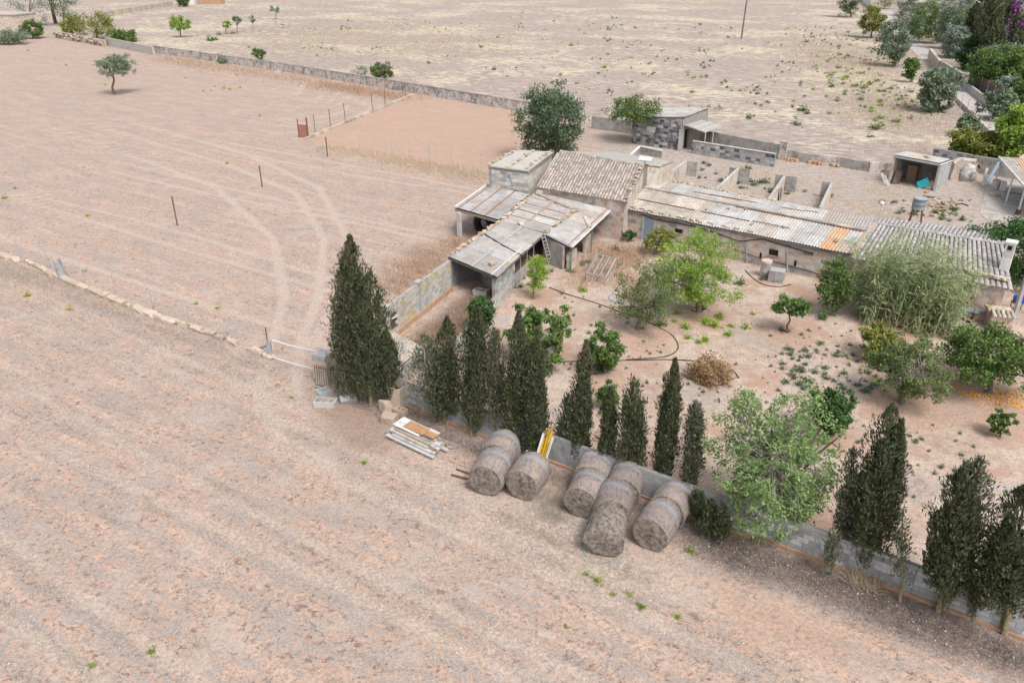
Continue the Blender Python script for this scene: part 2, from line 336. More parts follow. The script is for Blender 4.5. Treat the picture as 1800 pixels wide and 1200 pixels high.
gx, gy = np.meshgrid(xs, ys); fx, fy = gx.ravel(), gy.ravel()
mk = {n: smask(fx, fy, pl, s) for n, pl, s in (('far',far_poly,1.2),('gard',gard_poly,1.2),('yard',yard_poly,1.6),('padd',padd_poly,1.5),('lit',lit_poly,1.8),('straw',straw_poly,3.0))}
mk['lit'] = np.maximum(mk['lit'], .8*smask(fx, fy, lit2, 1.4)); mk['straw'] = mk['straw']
mk['padd'] = np.maximum(mk['padd'], .75*smask(fx, fy, gp((1230,1015),(1400,1065),(1560,1120),(1500,1200),(1260,1130)), 2.5))
for bx0, by0, br0 in ((1130,600,2.3),(1385,590,2.2),(1590,715,2.6),(1228,556,2.4),(1062,665,2.0),(1758,758,1.5),(1740,690,3.2),(1465,770,1.8),(1000,560,1.5)):
    c0_ = P(bx0, by0); q0_ = np.clip(1.5-np.hypot(fx-c0_.x, (fy-c0_.y))/br0, 0, 1); mk['gard'] = mk['gard']*(1-.75*q0_); mk['padd'] = np.maximum(mk['padd'], q0_)
for bx0, by0, br0 in ((1235,690,2.2),(1600,855,1.6),(1345,612,1.2),(1230,650,1.5)):
    c0_ = P(bx0, by0); mk['yard'] = np.maximum(mk['yard'], .62*np.clip(1.5-np.hypot(fx-c0_.x, fy-c0_.y)/br0, 0, 1))
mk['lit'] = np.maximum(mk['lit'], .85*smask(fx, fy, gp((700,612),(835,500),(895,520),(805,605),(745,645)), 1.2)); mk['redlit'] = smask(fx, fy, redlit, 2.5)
TR = [track1, track2] + [[P(*q) for q in l_] for l_ in (((150,215),(400,290),(520,340),(570,420),(560,520),(530,600)),((180,200),(430,270),(560,330),(612,420),(596,520),(550,610)),((470,135),(600,165),(655,190),(610,212),(470,222)),((440,150),(570,172),(615,190),(580,205),(440,212)),((0,195),(200,262),(380,330),(480,420),(500,520),(480,600)))]
_ca, _sa = math.cos(R(-33)), math.sin(R(-33))
for v_ in (7.5, 9.3, 14.0, 15.7, 20.6, 22.3, 27.5, 33.4, 35.0, 44.0, 45.8, 56.0, 57.9, 66.5):
    TR.append([Vector((u_*_ca-v_*_sa+.35*math.sin(u_*.13+v_), u_*_sa+v_*_ca+.5*math.sin(u_*.11+v_*2), 0)) for u_ in np.arange(-75, 22, 3.0)])
d1 = np.full(fx.shape, 1e9)
for k_, l_ in enumerate(TR): d1 = np.minimum(d1, pdist(fx, fy, l_)*(1 if k_ < 7 else 1.35))
mk['track'] = np.clip(1-d1/.62, 0, 1)*(1-mk['gard'])*(1-mk['far'])*(1-mk['lit'])*(1-mk['padd'])
ca, sa = math.cos(R(-33)), math.sin(R(-33))
vv = -fx*sa + fy*ca; uu = fx*ca + fy*sa
near = np.clip((110-fy)/40, 0, 1)*(1-mk['far'])*(1-mk['yard'])
fur = .5+.5*np.sin(vv*2*math.pi/1.15 + .6*np.sin(uu*.21) + 1.1*np.sin(vv*.3))
bump = sum(np.sin(fx*a+b)*np.sin(fy*c+d) for a, b, c, d in ((1.7,.3,1.9,1.1),(3.1,2,2.7,.4),(.8,1,.9,2.2),(5.1,.7,4.7,2.9)))/4
fz = near*(.05*fur*(1-mk['gard'])*(1-mk['lit']) + .03*(bump*.5+.5))
fz *= 1-np.clip(mk['track'],0,1)*.8
nxg, nyg = len(xs), len(ys); idx = np.arange(nxg*nyg).reshape(nyg, nxg)
gf = np.stack([idx[:-1,:-1], idx[:-1,1:], idx[1:,1:], idx[1:,:-1]], -1).reshape(-1,4)
def groundmat():
    m, t, p, o = nodes('dry_farm_ground'); g = t.nodes.new('ShaderNodeNewGeometry'); pos = g.outputs['Position']
    at = []
    for nme in ('mask_a', 'mask_b'):
        a = t.nodes.new('ShaderNodeAttribute'); a.attribute_name = nme; s = t.nodes.new('ShaderNodeSeparateColor'); t.links.new(a.outputs['Color'], s.inputs[0]); at += list(s.outputs[:3]) + [a.outputs['Alpha']]
    far, gard, yard, padd, lit, straw, track, redl = at
    nA = noise(t, pos, .22, 4, .65); nB = noise(t, pos, 1.5, 5, .7); nC = noise(t, pos, 7.0, 4, .75); nD = noise(t, pos, 22, 2, .8); nE = noise(t, mapping(t, pos, (1, 1.25, 3)), 4.3, 3, .8)
    fu = noise(t, mapping(t, pos, (.16, 1.05, 1), R(33)), 1, 5, .72, .5)
    fu2 = noise(t, mapping(t, pos, (.5, 3.2, 1), R(33)), 1, 7, .75)
    def sharp(mm, k=.55):
        v = mth(t, 'ADD', mm, mth(t, 'MULTIPLY', mth(t, 'SUBTRACT', nB, .5), k)); return ramp(t, [(.3,(0,0,0)),(.7,(1,1,1))], v)
    # ploughed field: salmon soil under grey straw, in rows
    A = ramp(t, [(.38,(.31,.205,.15)),(.46,(.44,.295,.22)),(.53,(.52,.35,.26)),(.62,(.56,.435,.35))], mth(t,'ADD',mth(t,'MULTIPLY',fu,.4),mth(t,'ADD',mth(t,'MULTIPLY',nB,.3),mth(t,'MULTIPLY',nC,.3))))
    gs = mth(t,'ADD',mth(t,'MULTIPLY',nC,.4),mth(t,'ADD',mth(t,'MULTIPLY',fu2,.25),mth(t,'ADD',mth(t,'MULTIPLY',fu,.2),mth(t,'MULTIPLY',nB,.15))))
    A = mix(t, ramp(t, [(.48,(.9,.9,.9)),(.52,(0,0,0))], gs), A, ramp(t, [(.38,(.25,.22,.205)),(.6,(.45,.40,.365))], nD))
    A = mix(t, ramp(t, [(.525,(0,0,0)),(.585,(.85,.85,.85))], mth(t,'ADD',mth(t,'MULTIPLY',nE,.5),mth(t,'ADD',mth(t,'MULTIPLY',nB,.25),mth(t,'MULTIPLY',fu2,.25)))), A, (.15,.122,.115))
    A = mix(t, ramp(t, [(.53,(0,0,0)),(.64,(.55,.55,.55))], noise(t, pos, .45, 4, .7)), A, (.46,.39,.335))
    # far fallow field: mauve-brown stalks with straw-yellow patches
    nF = noise(t, mapping(t, pos, (1, 2.2, 1), .35), .55, 5, .8)
    B = ramp(t, [(.4,(.2,.17,.155)),(.47,(.31,.26,.23)),(.53,(.4,.325,.28)),(.6,(.5,.42,.345))], mth(t,'ADD',mth(t,'MULTIPLY',nF,.6),mth(t,'MULTIPLY',nC,.4)))
    pf = noise(t, mapping(t, pos, (1, 1.3, 1), .5), .035, 6, .8)
    B = mix(t, ramp(t, [(.505,(0,0,0)),(.55,(.85,.85,.85))], mth(t,'ADD',mth(t,'MULTIPLY',pf,.6),mth(t,'MULTIPLY',nF,.4))), B, ramp(t, [(.4,(.42,.35,.26)),(.58,(.64,.56,.43))], nF))
    B = mix(t, ramp(t, [(.55,(0,0,0)),(.62,(.6,.6,.6))], noise(t, pos, .13, 4, .75)), B, (.42,.32,.265))
    # garden: pale trodden soil with red tilled basins
    C = ramp(t, [(.36,(.3,.205,.16)),(.45,(.43,.315,.25)),(.53,(.53,.42,.345)),(.64,(.6,.51,.43))], mth(t,'ADD',mth(t,'MULTIPLY',nA,.4),mth(t,'ADD',mth(t,'MULTIPLY',nB,.35),mth(t,'MULTIPLY',nC,.25))))
    C = mix(t, ramp(t, [(.53,(0,0,0)),(.6,(.85,.85,.85))], noise(t, pos, .3, 4, .65)), C, (.43,.27,.2))
    C = mix(t, ramp(t, [(.57,(0,0,0)),(.66,(.55,.55,.55))], noise(t, pos, .36, 3, .6, .5)), C, (.36,.34,.34))
    C = mix(t, ramp(t, [(.57,(0,0,0)),(.64,(.7,.7,.7))], nE), C, (.25,.21,.16))
    D = ramp(t, [(.36,(.21,.17,.15)),(.47,(.36,.3,.265)),(.56,(.46,.38,.32)),(.68,(.56,.47,.39))], mth(t,'ADD',mth(t,'MULTIPLY',nB,.5),mth(t,'MULTIPLY',nE,.5)))
    D = mix(t, ramp(t, [(.55,(0,0,0)),(.65,(.8,.8,.8))], noise(t, pos, .6, 4, .7)), D, (.38,.36,.345))
    E = ramp(t, [(.36,(.31,.2,.15)),(.46,(.43,.28,.2)),(.54,(.5,.32,.23)),(.66,(.52,.39,.3))], mth(t,'ADD',mth(t,'MULTIPLY',fu2,.5),mth(t,'MULTIPLY',nC,.5)))
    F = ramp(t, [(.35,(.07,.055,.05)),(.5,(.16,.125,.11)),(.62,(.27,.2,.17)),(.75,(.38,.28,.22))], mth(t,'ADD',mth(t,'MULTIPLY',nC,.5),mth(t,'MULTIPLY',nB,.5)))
    Gs = ramp(t, [(.38,(.26,.19,.155)),(.48,(.46,.36,.295)),(.58,(.6,.5,.425))], mth(t,'ADD',mth(t,'MULTIPLY',nC,.5),mth(t,'MULTIPLY',nE,.5)))
    T = ramp(t, [(.4,(.42,.335,.28)),(.6,(.58,.475,.395))], nC)
    RL = ramp(t, [(.35,(.22,.15,.115)),(.6,(.36,.25,.19))], nC)
    c = mix(t, mth(t,'MULTIPLY',sharp(padd),.6), A, E); c = mix(t, sharp(far), c, B); c = mix(t, sharp(gard), c, C); c = mix(t, sharp(yard), c, D)
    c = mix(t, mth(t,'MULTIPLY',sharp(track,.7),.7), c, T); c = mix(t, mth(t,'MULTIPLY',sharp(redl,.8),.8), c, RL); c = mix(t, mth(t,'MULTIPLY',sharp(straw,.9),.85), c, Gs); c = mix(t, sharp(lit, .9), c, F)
    # fine crumbs: dark specks and pale stones
    c = mix(t, ramp(t, [(.52,(0,0,0)),(.68,(.75,.75,.75))], noise(t, pos, 11, 3, .85)), c, (.17,.135,.118))
    c = mix(t, ramp(t, [(.58,(0,0,0)),(.68,(.65,.65,.65))], nD), c, (.56,.48,.41))
    t.links.new(c, p.inputs['Base Color']); p.inputs['Roughness'].default_value = .95; p.inputs['Specular IOR Level'].default_value = .1
    b = t.nodes.new('ShaderNodeBump'); b.inputs['Strength'].default_value = .9; b.inputs['Distance'].default_value = .06
    t.links.new(mth(t,'ADD',mth(t,'MULTIPLY',nC,.6),mth(t,'MULTIPLY',noise(t,pos,16,2,.8),.5)), b.inputs['Height']); t.links.new(b.outputs[0], p.inputs['Normal'])
    return m
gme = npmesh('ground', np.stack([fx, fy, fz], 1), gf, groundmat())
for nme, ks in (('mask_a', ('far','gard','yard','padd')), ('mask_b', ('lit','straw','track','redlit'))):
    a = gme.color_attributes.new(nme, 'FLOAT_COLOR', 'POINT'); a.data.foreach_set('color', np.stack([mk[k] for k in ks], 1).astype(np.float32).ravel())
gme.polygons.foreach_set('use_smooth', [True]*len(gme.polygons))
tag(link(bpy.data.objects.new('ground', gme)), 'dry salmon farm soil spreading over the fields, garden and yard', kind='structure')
def sheet(name, pts, z, mat, label):
    mb = MB(); mb.v = [Vector((p[0], p[1], z)) for p in pts]; mb.f = [list(range(len(pts)))]
    return tag(mb.build(name, mat), label, kind='structure')
M['lane'] = surf('lane_concrete', [(.3,(.36,.33,.31)),(.6,(.46,.43,.41)),(.8,(.5,.47,.44))], .8, stain=[(.42,.34,.28)], sscale=.3)
sheet('lane', gp((1548,20),(1600,85),(1655,140),(1700,190),(1750,245),(1830,330),(1900,330),(1810,240),(1745,188),(1690,140),(1628,85),(1568,20)), .02, M['lane'], 'pale concrete lane between the dry field and the tree gardens')
M['yardconc'] = surf('broken_yard_concrete', [(.35,(.3,.26,.24)),(.5,(.47,.43,.4)),(.7,(.55,.52,.49))], .5, stain=[(.33,.28,.25)], sscale=.5, sthr=(.48,.6))
sheet('yard_paving', gp((1735,330),(1760,318),(1850,330),(1900,430),(1830,420),(1740,390),(1722,375)), .02, M['yardconc'], 'broken pale concrete paving before the lean-to')

# ------------------------------------------------------------------ building pieces
def unit_block():
    import bmesh
    bm = bmesh.new(); bmesh.ops.create_cube(bm, size=1); bmesh.ops.bevel(bm, geom=bm.edges[:], offset=.035, segments=1, affect='EDGES', profile=.5)
    me = bpy.data.meshes.new('block'); bm.to_mesh(me); bm.free(); return me
UB = {}
def ub(mat):
    if mat not in UB:
        me = unit_block(); me.materials.append(M[mat]); UB[mat] = me
    return UB[mat]
def blocks(parent, a, b, z0, h0, h1, th, bl, bh, mats, name='block', proud=.008, gap=.014, hole=None, skip=0, maxn=300):
    """courses of single blocks on the core wall a-b whose top runs from h0 to h1"""
    a = Vector((a[0], a[1], 0)); b = Vector((b[0], b[1], 0)); d = b-a; L = d.length; d.normalize(); ang = math.atan2(d.y, d.x)
    o0 = org(parent); out_ = []; k = 0; z = z0
    while z + bh*.6 < max(h0, h1):
        x = -(bl*.5 if k % 2 else 0)
        while x < L-.03:
            x0 = max(x, 0); x1 = min(x+bl*(1+rnd.uniform(-.12,.12)*(bl > .45)), L); x = x1
            top = h0+(h1-h0)*((x0+x1)/2/L); z1 = min(z+bh, top)
            if x1-x0 < .08 or z1-z < .06 or rnd.random() < skip: continue
            if hole and hole[0] < (x0+x1)/2 < hole[1] and hole[2] < (z+z1)/2 < hole[3]: continue
            if len(out_) >= maxn: continue
            o = bpy.data.objects.new(name, ub(rnd.choice(mats))); link(o, parent)
            o.location = a + d*(x0+x1)/2 + Vector((0,0,(z+z1)/2)) - o0
            o.scale = (x1-x0-gap, th+2*proud+rnd.uniform(-.004,.006), z1-z-gap); o.rotation_euler = (0, rnd.uniform(-.006,.006), ang)
            out_.append(o)
        z += bh; k += 1
    return out_
def wall(parent, name, a, b, h0, h1, th, mat, z0=0, rough=0.0, hole=None, n=None):
    """straight wall a-b, thickness th centred on the line; rough = unevenness of the top; hole = (s0,s1,z0,z1)"""
    a = Vector((a[0], a[1], 0)); b = Vector((b[0], b[1], 0)); d = (b-a); L = d.length; d.normalize(); s = Vector((-d.y, d.x, 0))*th/2
    mb = MB(); U = Vector((0,0,1))
    def seg(t0, t1, za0, za1, zb0, zb1):
        p, q = a+d*t0, a+d*t1
        mb.hexa([p-s+U*za0, q-s+U*zb0, q+s+U*zb0, p+s+U*za0], [p-s+U*za1, q-s+U*zb1, q+s+U*zb1, p+s+U*za1])
    hh = lambda t: h0+(h1-h0)*t/L
    if rough:
        n = n or max(2, int(L/.6)); hs_ = [hh(L*i/n)+rnd.uniform(-rough, rough*.4) for i in range(n+1)]
        for i in range(n): seg(L*i/n, L*(i+1)/n, z0, hs_[i], z0, hs_[i+1])
    elif hole:
        s0, s1, w0, w1 = hole
        seg(0, s0, z0, hh(0), z0, hh(s0)); seg(s1, L, z0, hh(s1), z0, hh(L))
        if w0 > z0: seg(s0, s1, z0, w0, z0, w0)
        seg(s0, s1, w1, hh(s0), w1, hh(s1))
    else: seg(0, L, z0, hh(0), z0, hh(L))
    return mb.build(name, M[mat], parent)
def slab(parent, name, corners, th, mat):
    c = [Vector(p) for p in corners]; return MB().hexa([p-Vector((0,0,th)) for p in c], c).build(name, M[mat], parent)
def bil(c, u, v): return (c[0]*(1-u)+c[1]*u)*(1-v) + (c[3]*(1-u)+c[2]*u)*v
def sheets(parent, c, nu, nv, mats, wave=.2, amp=.034, lift=.04, name='sheet', over=.05, jit=.015):
    c = [Vector(p) for p in c]; nrm = (c[1]-c[0]).cross(c[3]-c[0]).normalized()
    if nrm.z < 0: nrm = -nrm
    L = ((c[1]-c[0]).length+(c[2]-c[3]).length)/2; nw = max(2, round(L/nu/wave)); seg = nw*6
    for j in range(nv):
        for i in range(nu):
            u0, u1 = i/nu, (i+1)/nu; v0, v1 = max(0, j/nv-over*.5), (j+1)/nv
            dv = rnd.uniform(-jit, jit)/1.0; dl = rnd.uniform(0, .012)
            mb = MB()
            for q in range(seg+1):
                u = u0+(u1-u0)*q/seg; w_ = amp*math.cos(2*math.pi*q/6)
                for v, e in ((v0, .012), (v1, -.004)):
                    mb.v.append(bil(c, u, v+dv*(v > 0 or True)) + nrm*(lift+w_+e+dl+.008*j))
            nb = len(mb.v)
            for k in range(nb): mb.v.append(mb.v[k]-nrm*.012)
            rim = []
            for q in range(seg):
                a = q*2; mb.f.append([a, a+2, a+3, a+1]); mb.f.append([nb+a, nb+a+1, nb+a+3, nb+a+2]); rim.append([a, nb+a, nb+a+2, a+2]); rim.append([a+1, a+3, nb+a+3, nb+a+1])
            base_ = list(mb.v)
            for fr_ in rim: k0 = len(mb.v); mb.v += [base_[x] for x in fr_]; mb.f.append([k0, k0+1, k0+2, k0+3])
            m = mats(i, j) if callable(mats) else rnd.choice(mats)
            mb.build(name, M[m], parent, True)
def tile_mesh(mat):
    mb = MB(); n = 5
    for y, r, z in ((-.5, .5, .06), (.5, .42, 0)):
        for k in range(n+1):
            a = math.pi*k/n; mb.v.append(Vector((math.cos(a)*r, y, math.sin(a)*r*.85+z)))
        for k in range(n+1):
            a = math.pi*k/n; mb.v.append(Vector((math.cos(a)*(r-.08), y, math.sin(a)*(r-.08)*.85+z)))
    m = 2*(n+1)
    for k in range(n): mb.f.append([k, k+1, m+k+1, m+k]); mb.f.append([k, n+1+k, n+2+k, k+1])
    me = bpy.data.meshes.new('tile'); me.from_pydata([tuple(v) for v in mb.v], [], mb.f); me.materials.append(M[mat]); return me
TM = {}
def tiles(parent, c, ncol, nrow, mat, nparts, keep=lambda i, j: True):
    if mat not in TM: TM[mat] = tile_mesh(mat)
    me = TM[mat]; c = [Vector(p) for p in c]; o0 = org(parent); cnt = 0
    tv = np.array([v.co[:] for v in me.vertices]); tf = [list(p.vertices) for p in me.polygons]; V = []; F = []
    cells = [(i, j) for j in range(nrow) for i in range(ncol) if keep(i, j)]
    for (i, j) in cells:
        u, v = (i+.5)/ncol, (j+.5)/nrow
        p = bil(c, u, v); y = (bil(c, u, min(1, v+.02))-bil(c, u, v-.02)).normalized()
        x = (bil(c, u+.01, v)-bil(c, u-.01, v)); wd = x.length/.02/ncol; x = (x-y*x.dot(y)).normalized(); z = x.cross(y)
        if z.z < 0: z = -z; x = -x
        ln = (bil(c, u, 1)-bil(c, u, 0)).length/nrow*1.18
        rot = Matrix((x, y, z)).transposed() @ Matrix.Rotation(rnd.gauss(0, .035), 3, 'Z') @ Matrix.Rotation(rnd.gauss(0, .02), 3, 'X')
        S = Matrix.Diagonal((wd*.86, ln, wd*.62)); p = p + z*(.02+rnd.uniform(0, .015))
        if cnt < nparts:
            o = bpy.data.objects.new('tile', me); link(o, parent)
            mw = (rot @ S).to_4x4(); mw.translation = p-o0; o.matrix_local = mw; cnt += 1
        else:
            A = np.array(rot @ S); b = len(V); V += [Vector(q) for q in (tv @ A.T + np.array(p))]; F += [[b+k for k in f] for f in tf]
    if F:
        mb = MB(); mb.v = V; mb.f = F; tag(mb.build('roof_tiles', M[mat], parent), kind='stuff')
def rock_mesh(seed, flat=.7):
    import bmesh
    r = random.Random(seed); bm = bmesh.new(); bmesh.ops.create_cube(bm, size=1); bmesh.ops.bevel(bm, geom=bm.edges[:], offset=.1, segments=1, affect='EDGES', profile=.5)
    for v in bm.verts: v.co = Vector((v.co.x*(1+r.uniform(-.3,.2)), v.co.y*(1+r.uniform(-.3,.2)), v.co.z*(1+r.uniform(-.25,.2))))
    me = bpy.data.meshes.new('stone'); bm.to_mesh(me); bm.free(); return me
ROCKS = {}
def rock(loc, size, mat, parent=None, label=None, cat=None, group=None, name='stone', ang=None):
    k = (mat, rnd.randrange(5))
    if k not in ROCKS: me = rock_mesh(k[1]+11); me.materials.append(M[mat]); ROCKS[k] = me
    o = bpy.data.objects.new(name, ROCKS[k]); link(o, parent); o.location = Vector(loc) - (org(parent) if parent else Vector((0,0,0)))
    o.scale = size; o.rotation_euler = (rnd.uniform(-.12,.12), rnd.uniform(-.12,.12), rnd.uniform(0, 6) if ang is None else ang+rnd.uniform(-.5,.5))
    return tag(o, label, cat, group)
def stone_row(a, b, n, label, group, mat='ochrestone', size=(.34,.24,.16), lift=.1, skip=0):
    for i in range(n):
        if rnd.random() < skip: continue
        p = Vector(a).lerp(Vector(b), (i+.5+rnd.uniform(-.25,.25))/n); s = rnd.uniform(.6, 1.3); mat_ = rnd.choice([mat, mat, 'rubble', 'limestone'])
        rock(p+Vector((rnd.uniform(-.05,.05), rnd.uniform(-.05,.05), lift)), (size[0]*s*rnd.uniform(.7,1.2), size[1]*s, size[2]*s*rnd.uniform(.7,1.2)), mat_, None, label, 'stone', group, 'roof_stone', math.atan2(b[1]-a[1], b[0]-a[0]))
def dn(p, z=0): return Vector((p[0], p[1], z))
def ctr(pts): return sum((Vector((p[0], p[1], 0)) for p in pts), Vector())/len(pts)

# ---- block store (tall square building)
bx = [P(859,291,4.3), P(928,300,4.15), P(971,268,4.15), P(908,264,4.3)]
box = empty('block_store', ctr(bx), 'tall square store of grey marl blocks with flat stone-weighted roof', 'building')
for k in range(4):
    a, b = bx[k], bx[(k+1) % 4]
    d = (Vector(b)-Vector(a)).normalized(); s = Vector((-d.y, d.x, 0))*.12
    wl = wall(box, 'wall', dn(a)+s, dn(b)+s, a.z-.06, b.z-.06, .22, 'mortar')
    if k == 0: blocks(wl, dn(a)+s, dn(b)+s, 1.9, a.z-.3, b.z-.3, .22, .52, .3, ['stoneblock','whitestone','conc','whitestone'], proud=.015)
    if k == 1: blocks(wl, dn(a)+s, dn(b)+s, 1.9, a.z-.3, b.z-.3, .22, .6, .3, ['whitestone'])
e = [(Vector(p)-ctr(bx)-Vector((0,0,p[2])))*1.03 + ctr(bx) + Vector((0,0,p[2]+.03)) for p in bx]
slab(box, 'roof', e, .1, 'flatroof')
for t0, nn in ((.04, 11), (.5, 10), (.93, 12)):
    stone_row(e[0].lerp(e[1], t0), e[3].lerp(e[2], t0), nn, 'ochre stone weighing down the flat roof of the block store', 'stones on the block store roof', size=(.4,.27,.18), skip=.05, lift=.08)

# ---- gabled house
gf_ = [P(948,326,3.1), P(1100,352,3.1), P(1130,292,4.6), P(985,267,4.6)]
gb_ = [P(985,267,4.6), P(1134,291,4.6), P(1158,293.5,4.1), P(1182,284,4.0), P(1080,267,3.9)]
hs_ = empty('gabled_house', ctr(gf_), 'gabled stone house with mottled clay tile roof beside the block store', 'house')
fw = wall(hs_, 'front_wall', dn(gf_[0]), dn(gf_[1]), 3.0, 3.0, .3, 'plaster')
blocks(fw, dn(gf_[0]), dn(gf_[1]), .2, 2.6, 2.6, .3, .62, .32, ['stoneblock','stoneblock','limestone'], skip=.5, proud=.012)
def poly_wall(parent, name, pts, th, mat):
    pts = [Vector(p) for p in pts]; d = (pts[1]-pts[0]); n = Vector((-d.y, d.x, 0)).normalized()*th
    return MB().hexa(pts, [p+n for p in pts]).build(name, M[mat], parent)
poly_wall(hs_, 'gable_wall', [dn(gf_[1])+Vector((.1,.2,0)), dn(gf_[2])+Vector((.1,0,0)), gf_[2]-Vector((-.1,0,.08)), gf_[1]-Vector((-.1,-.2,.08))], .28, 'cream')
poly_wall(hs_, 'gable_wall', [dn(gf_[0])+Vector((.1,0,0)), dn(gf_[3]), gf_[3]-Vector((0,0,.08)), gf_[0]-Vector((-.1,0,.08))], .28, 'plaster')
wall(hs_, 'rear_side_wall', dn(gb_[1])+Vector((.12,.1,0)), dn(gb_[2]), gb_[1].z-.1, gb_[2].z-.1, .26, 'cream')
wall(hs_, 'rear_side_wall', dn(gb_[2]), dn(gb_[3]), gb_[2].z-.1, gb_[3].z-.1, .24, 'cream')
wall(hs_, 'rear_wall', dn(gb_[3]), dn(gb_[4]), gb_[3].z-.1, gb_[4].z-.1, .25, 'plaster')
wall(hs_, 'rear_wall', dn(gb_[4]), dn(gb_[0]), gb_[4].z-.1, gb_[0].z-.15, .25, 'plaster')
rf = slab(hs_, 'front_roof', [gf_[0]-Vector((.1,.15,.02)), gf_[1]+Vector((.15,-.15,-.02)), gf_[2]+Vector((.15,0,0)), gf_[3]-Vector((.1,0,0))], .12, 'roofdark')
c4 = [gf_[0]-Vector((.1,.35,.1)), gf_[1]+Vector((.15,-.35,-.1)), gf_[2]+Vector((.15,0,0)), gf_[3]-Vector((.1,0,0))]
tiles(rf, c4, 30, 15, 'tile', 300)
rb = slab(hs_, 'rear_roof', [gb_[0]+Vector((0,0,.02)), gb_[1]+Vector((0,0,.02)), gb_[2], gb_[3], gb_[4]], .12, 'flatroof')
mb = MB()
def ridge(parent, a, b, n, mat, r=.14, name='ridge_tile'):
    a, b = Vector(a), Vector(b); d = (b-a).normalized(); x = Vector((-d.y, d.x, 0)).normalized()
    for i in range(n):
        p = a.lerp(b, i/n); q = a.lerp(b, (i+1.12)/n); mb = MB()
        for c_, rr in ((p, r), (q, r*.85)):
            for k in range(6):
                an = math.pi*k/5; mb.v.append(c_+x*math.cos(an)*rr+Vector((0,0,math.sin(an)*rr*.8+rnd.uniform(-.01,.01))))
        for k in range(5): mb.f.append([k, k+1, 7+k, 6+k])
        mb.build(name, M[mat], parent)
ridge(rf, gf_[3]+Vector((0,0,.05)), gf_[2]+Vector((.1,0,.05)), 20, 'tile')
ridge(rb, gb_[2]+Vector((0,0,.03)), gb_[3]+Vector((0,0,.03)), 8, 'tile', .12, 'edge_tile'); ridge(rb, gb_[1]+Vector((0,0,.03)), gb_[2]+Vector((0,0,.03)), 6, 'tile', .12, 'edge_tile')
stone_row(c4[1]+Vector((-.15,.3,.12)), c4[2]+Vector((-.2,-.2,.06)), 12, 'loose stone lying along the gable edge of the tiled house roof', 'stones on the house gable edge', 'tile', (.32,.22,.12), .1)
tag(ridge and mb.build('unused', M['tile']) if False else rf)

# ---- long barn with corrugated roof
bf = [P(1099,368,2.15), P(1496,448,2.15), P(1527,408,2.85), P(1134,331,2.85)]
bb = [P(1134,331,2.85), P(1527,408,2.85), P(1538,386,2.4), P(1159,315,2.4)]
barn = empty('long_barn', ctr(bf), 'long low barn with patched corrugated fibre cement roof', 'barn')
a, b = dn(bf[0])+Vector((.15,.3,0)), dn(bf[1])+Vector((.15,.3,0)); Lb = (b-a).length
fw = wall(barn, 'front_wall', a, b, 2.0, 2.0, .35, 'plaster')
blocks(fw, a, b, .15, 1.75, 1.75, .35, .6, .33, ['limestone','stoneblock','stoneblock'], skip=.6, proud=.012)
dfw = (b-a).normalized(); nfw = Vector((dfw.y, -dfw.x, 0))
def on_wall(x, y, off=.18):                    # point on the barn's front face under a pixel
    A, B, C = ray(x, y); o_ = a+nfw*off; den = A*nfw.x+B*nfw.y; t = (o_.x*nfw.x+o_.y*nfw.y)/den
    return Vector((A*t, B*t, CAM_H+C*t))
def wbox(parent, name, x, y, w_, h_, dep, mat, off=.18):
    p = on_wall(x, y, off); return MB().box(p, w_, dep, h_, math.atan2(dfw.y, dfw.x)).build(name, M[mat], parent)
pd = on_wall(1140, 402); pd.z = .95
dr = MB().box(pd, .8, .06, 1.75, math.atan2(dfw.y, dfw.x)).build('door', M['bluesteel'], barn)
for s in (-.47, .47): MB().box(pd+dfw*s+nfw*.01, .16, .1, 1.95, math.atan2(dfw.y, dfw.x)).build('door_jamb', M['conc'], dr)
MB().box(pd+Vector((0,0,1.0))+nfw*.01, 1.1, .1, .14, math.atan2(dfw.y, dfw.x)).build('lintel', M['limestone'], dr)
for x, y, w_, h_ in ((1193,406,.6,.32),(1360,444,.62,.42),(1337,449,.14,.4),(1398,463,.16,.42)):
    wn = wbox(barn, 'window', x, y, w_, h_, .03, 'void', .185); wbox(wn, 'sill', x, y, w_+.12, .06, .05, 'limestone', .2).location.z -= h_/2+.03
wall(barn, 'rear_wall', dn(bb[3])+Vector((-.15,-.3,0)), dn(bb[2])+Vector((-.15,-.3,0)), 2.25, 2.25, .3, 'greywall')
poly_wall(barn, 'gable_wall', [dn(bf[1])+Vector((.1,.3,0)), dn(bb[2])+Vector((-.1,-.3,0)), bb[2]-Vector((0,.3,.1)), bf[2]-Vector((0,0,.1)), bf[1]-Vector((0,-.3,.1))], .2, 'plaster')
poly_wall(barn, 'gable_wall', [dn(bf[0])+Vector((.1,.3,0)), dn(bb[3])+Vector((0,-.3,0)), bb[3]-Vector((0,.3,.1)), bf[3]-Vector((0,0,.1)), bf[0]-Vector((0,-.3,.1))], .2, 'plaster')
rf = slab(barn, 'front_roof', [p-Vector((0,0,.05)) for p in bf], .06, 'roofdark'); rb = slab(barn, 'rear_roof', [p-Vector((0,0,.05)) for p in bb], .06, 'roofdark')
sheets(rf, bf, 16, 2, lambda i, j: 'sheetorange' if i == 14 else ('sheettan' if (i < 6 or (i+j) % 5 == 0) else 'sheet'))
sheets(rb, bb, 16, 1, lambda i, j: 'sheettan' if rnd.random() < .3 else 'sheet')
ridge(rf, bf[3]+Vector((0,0,.08)), bf[2]+Vector((0,0,.08)), 18, 'sheettan', .15, 'ridge_cap')
MB().beam(bf[0]+Vector((.1,.12,-.14)), bf[1]+Vector((.1,.12,-.14)), .14, .16).build('eave_beam', M['conc'], barn)
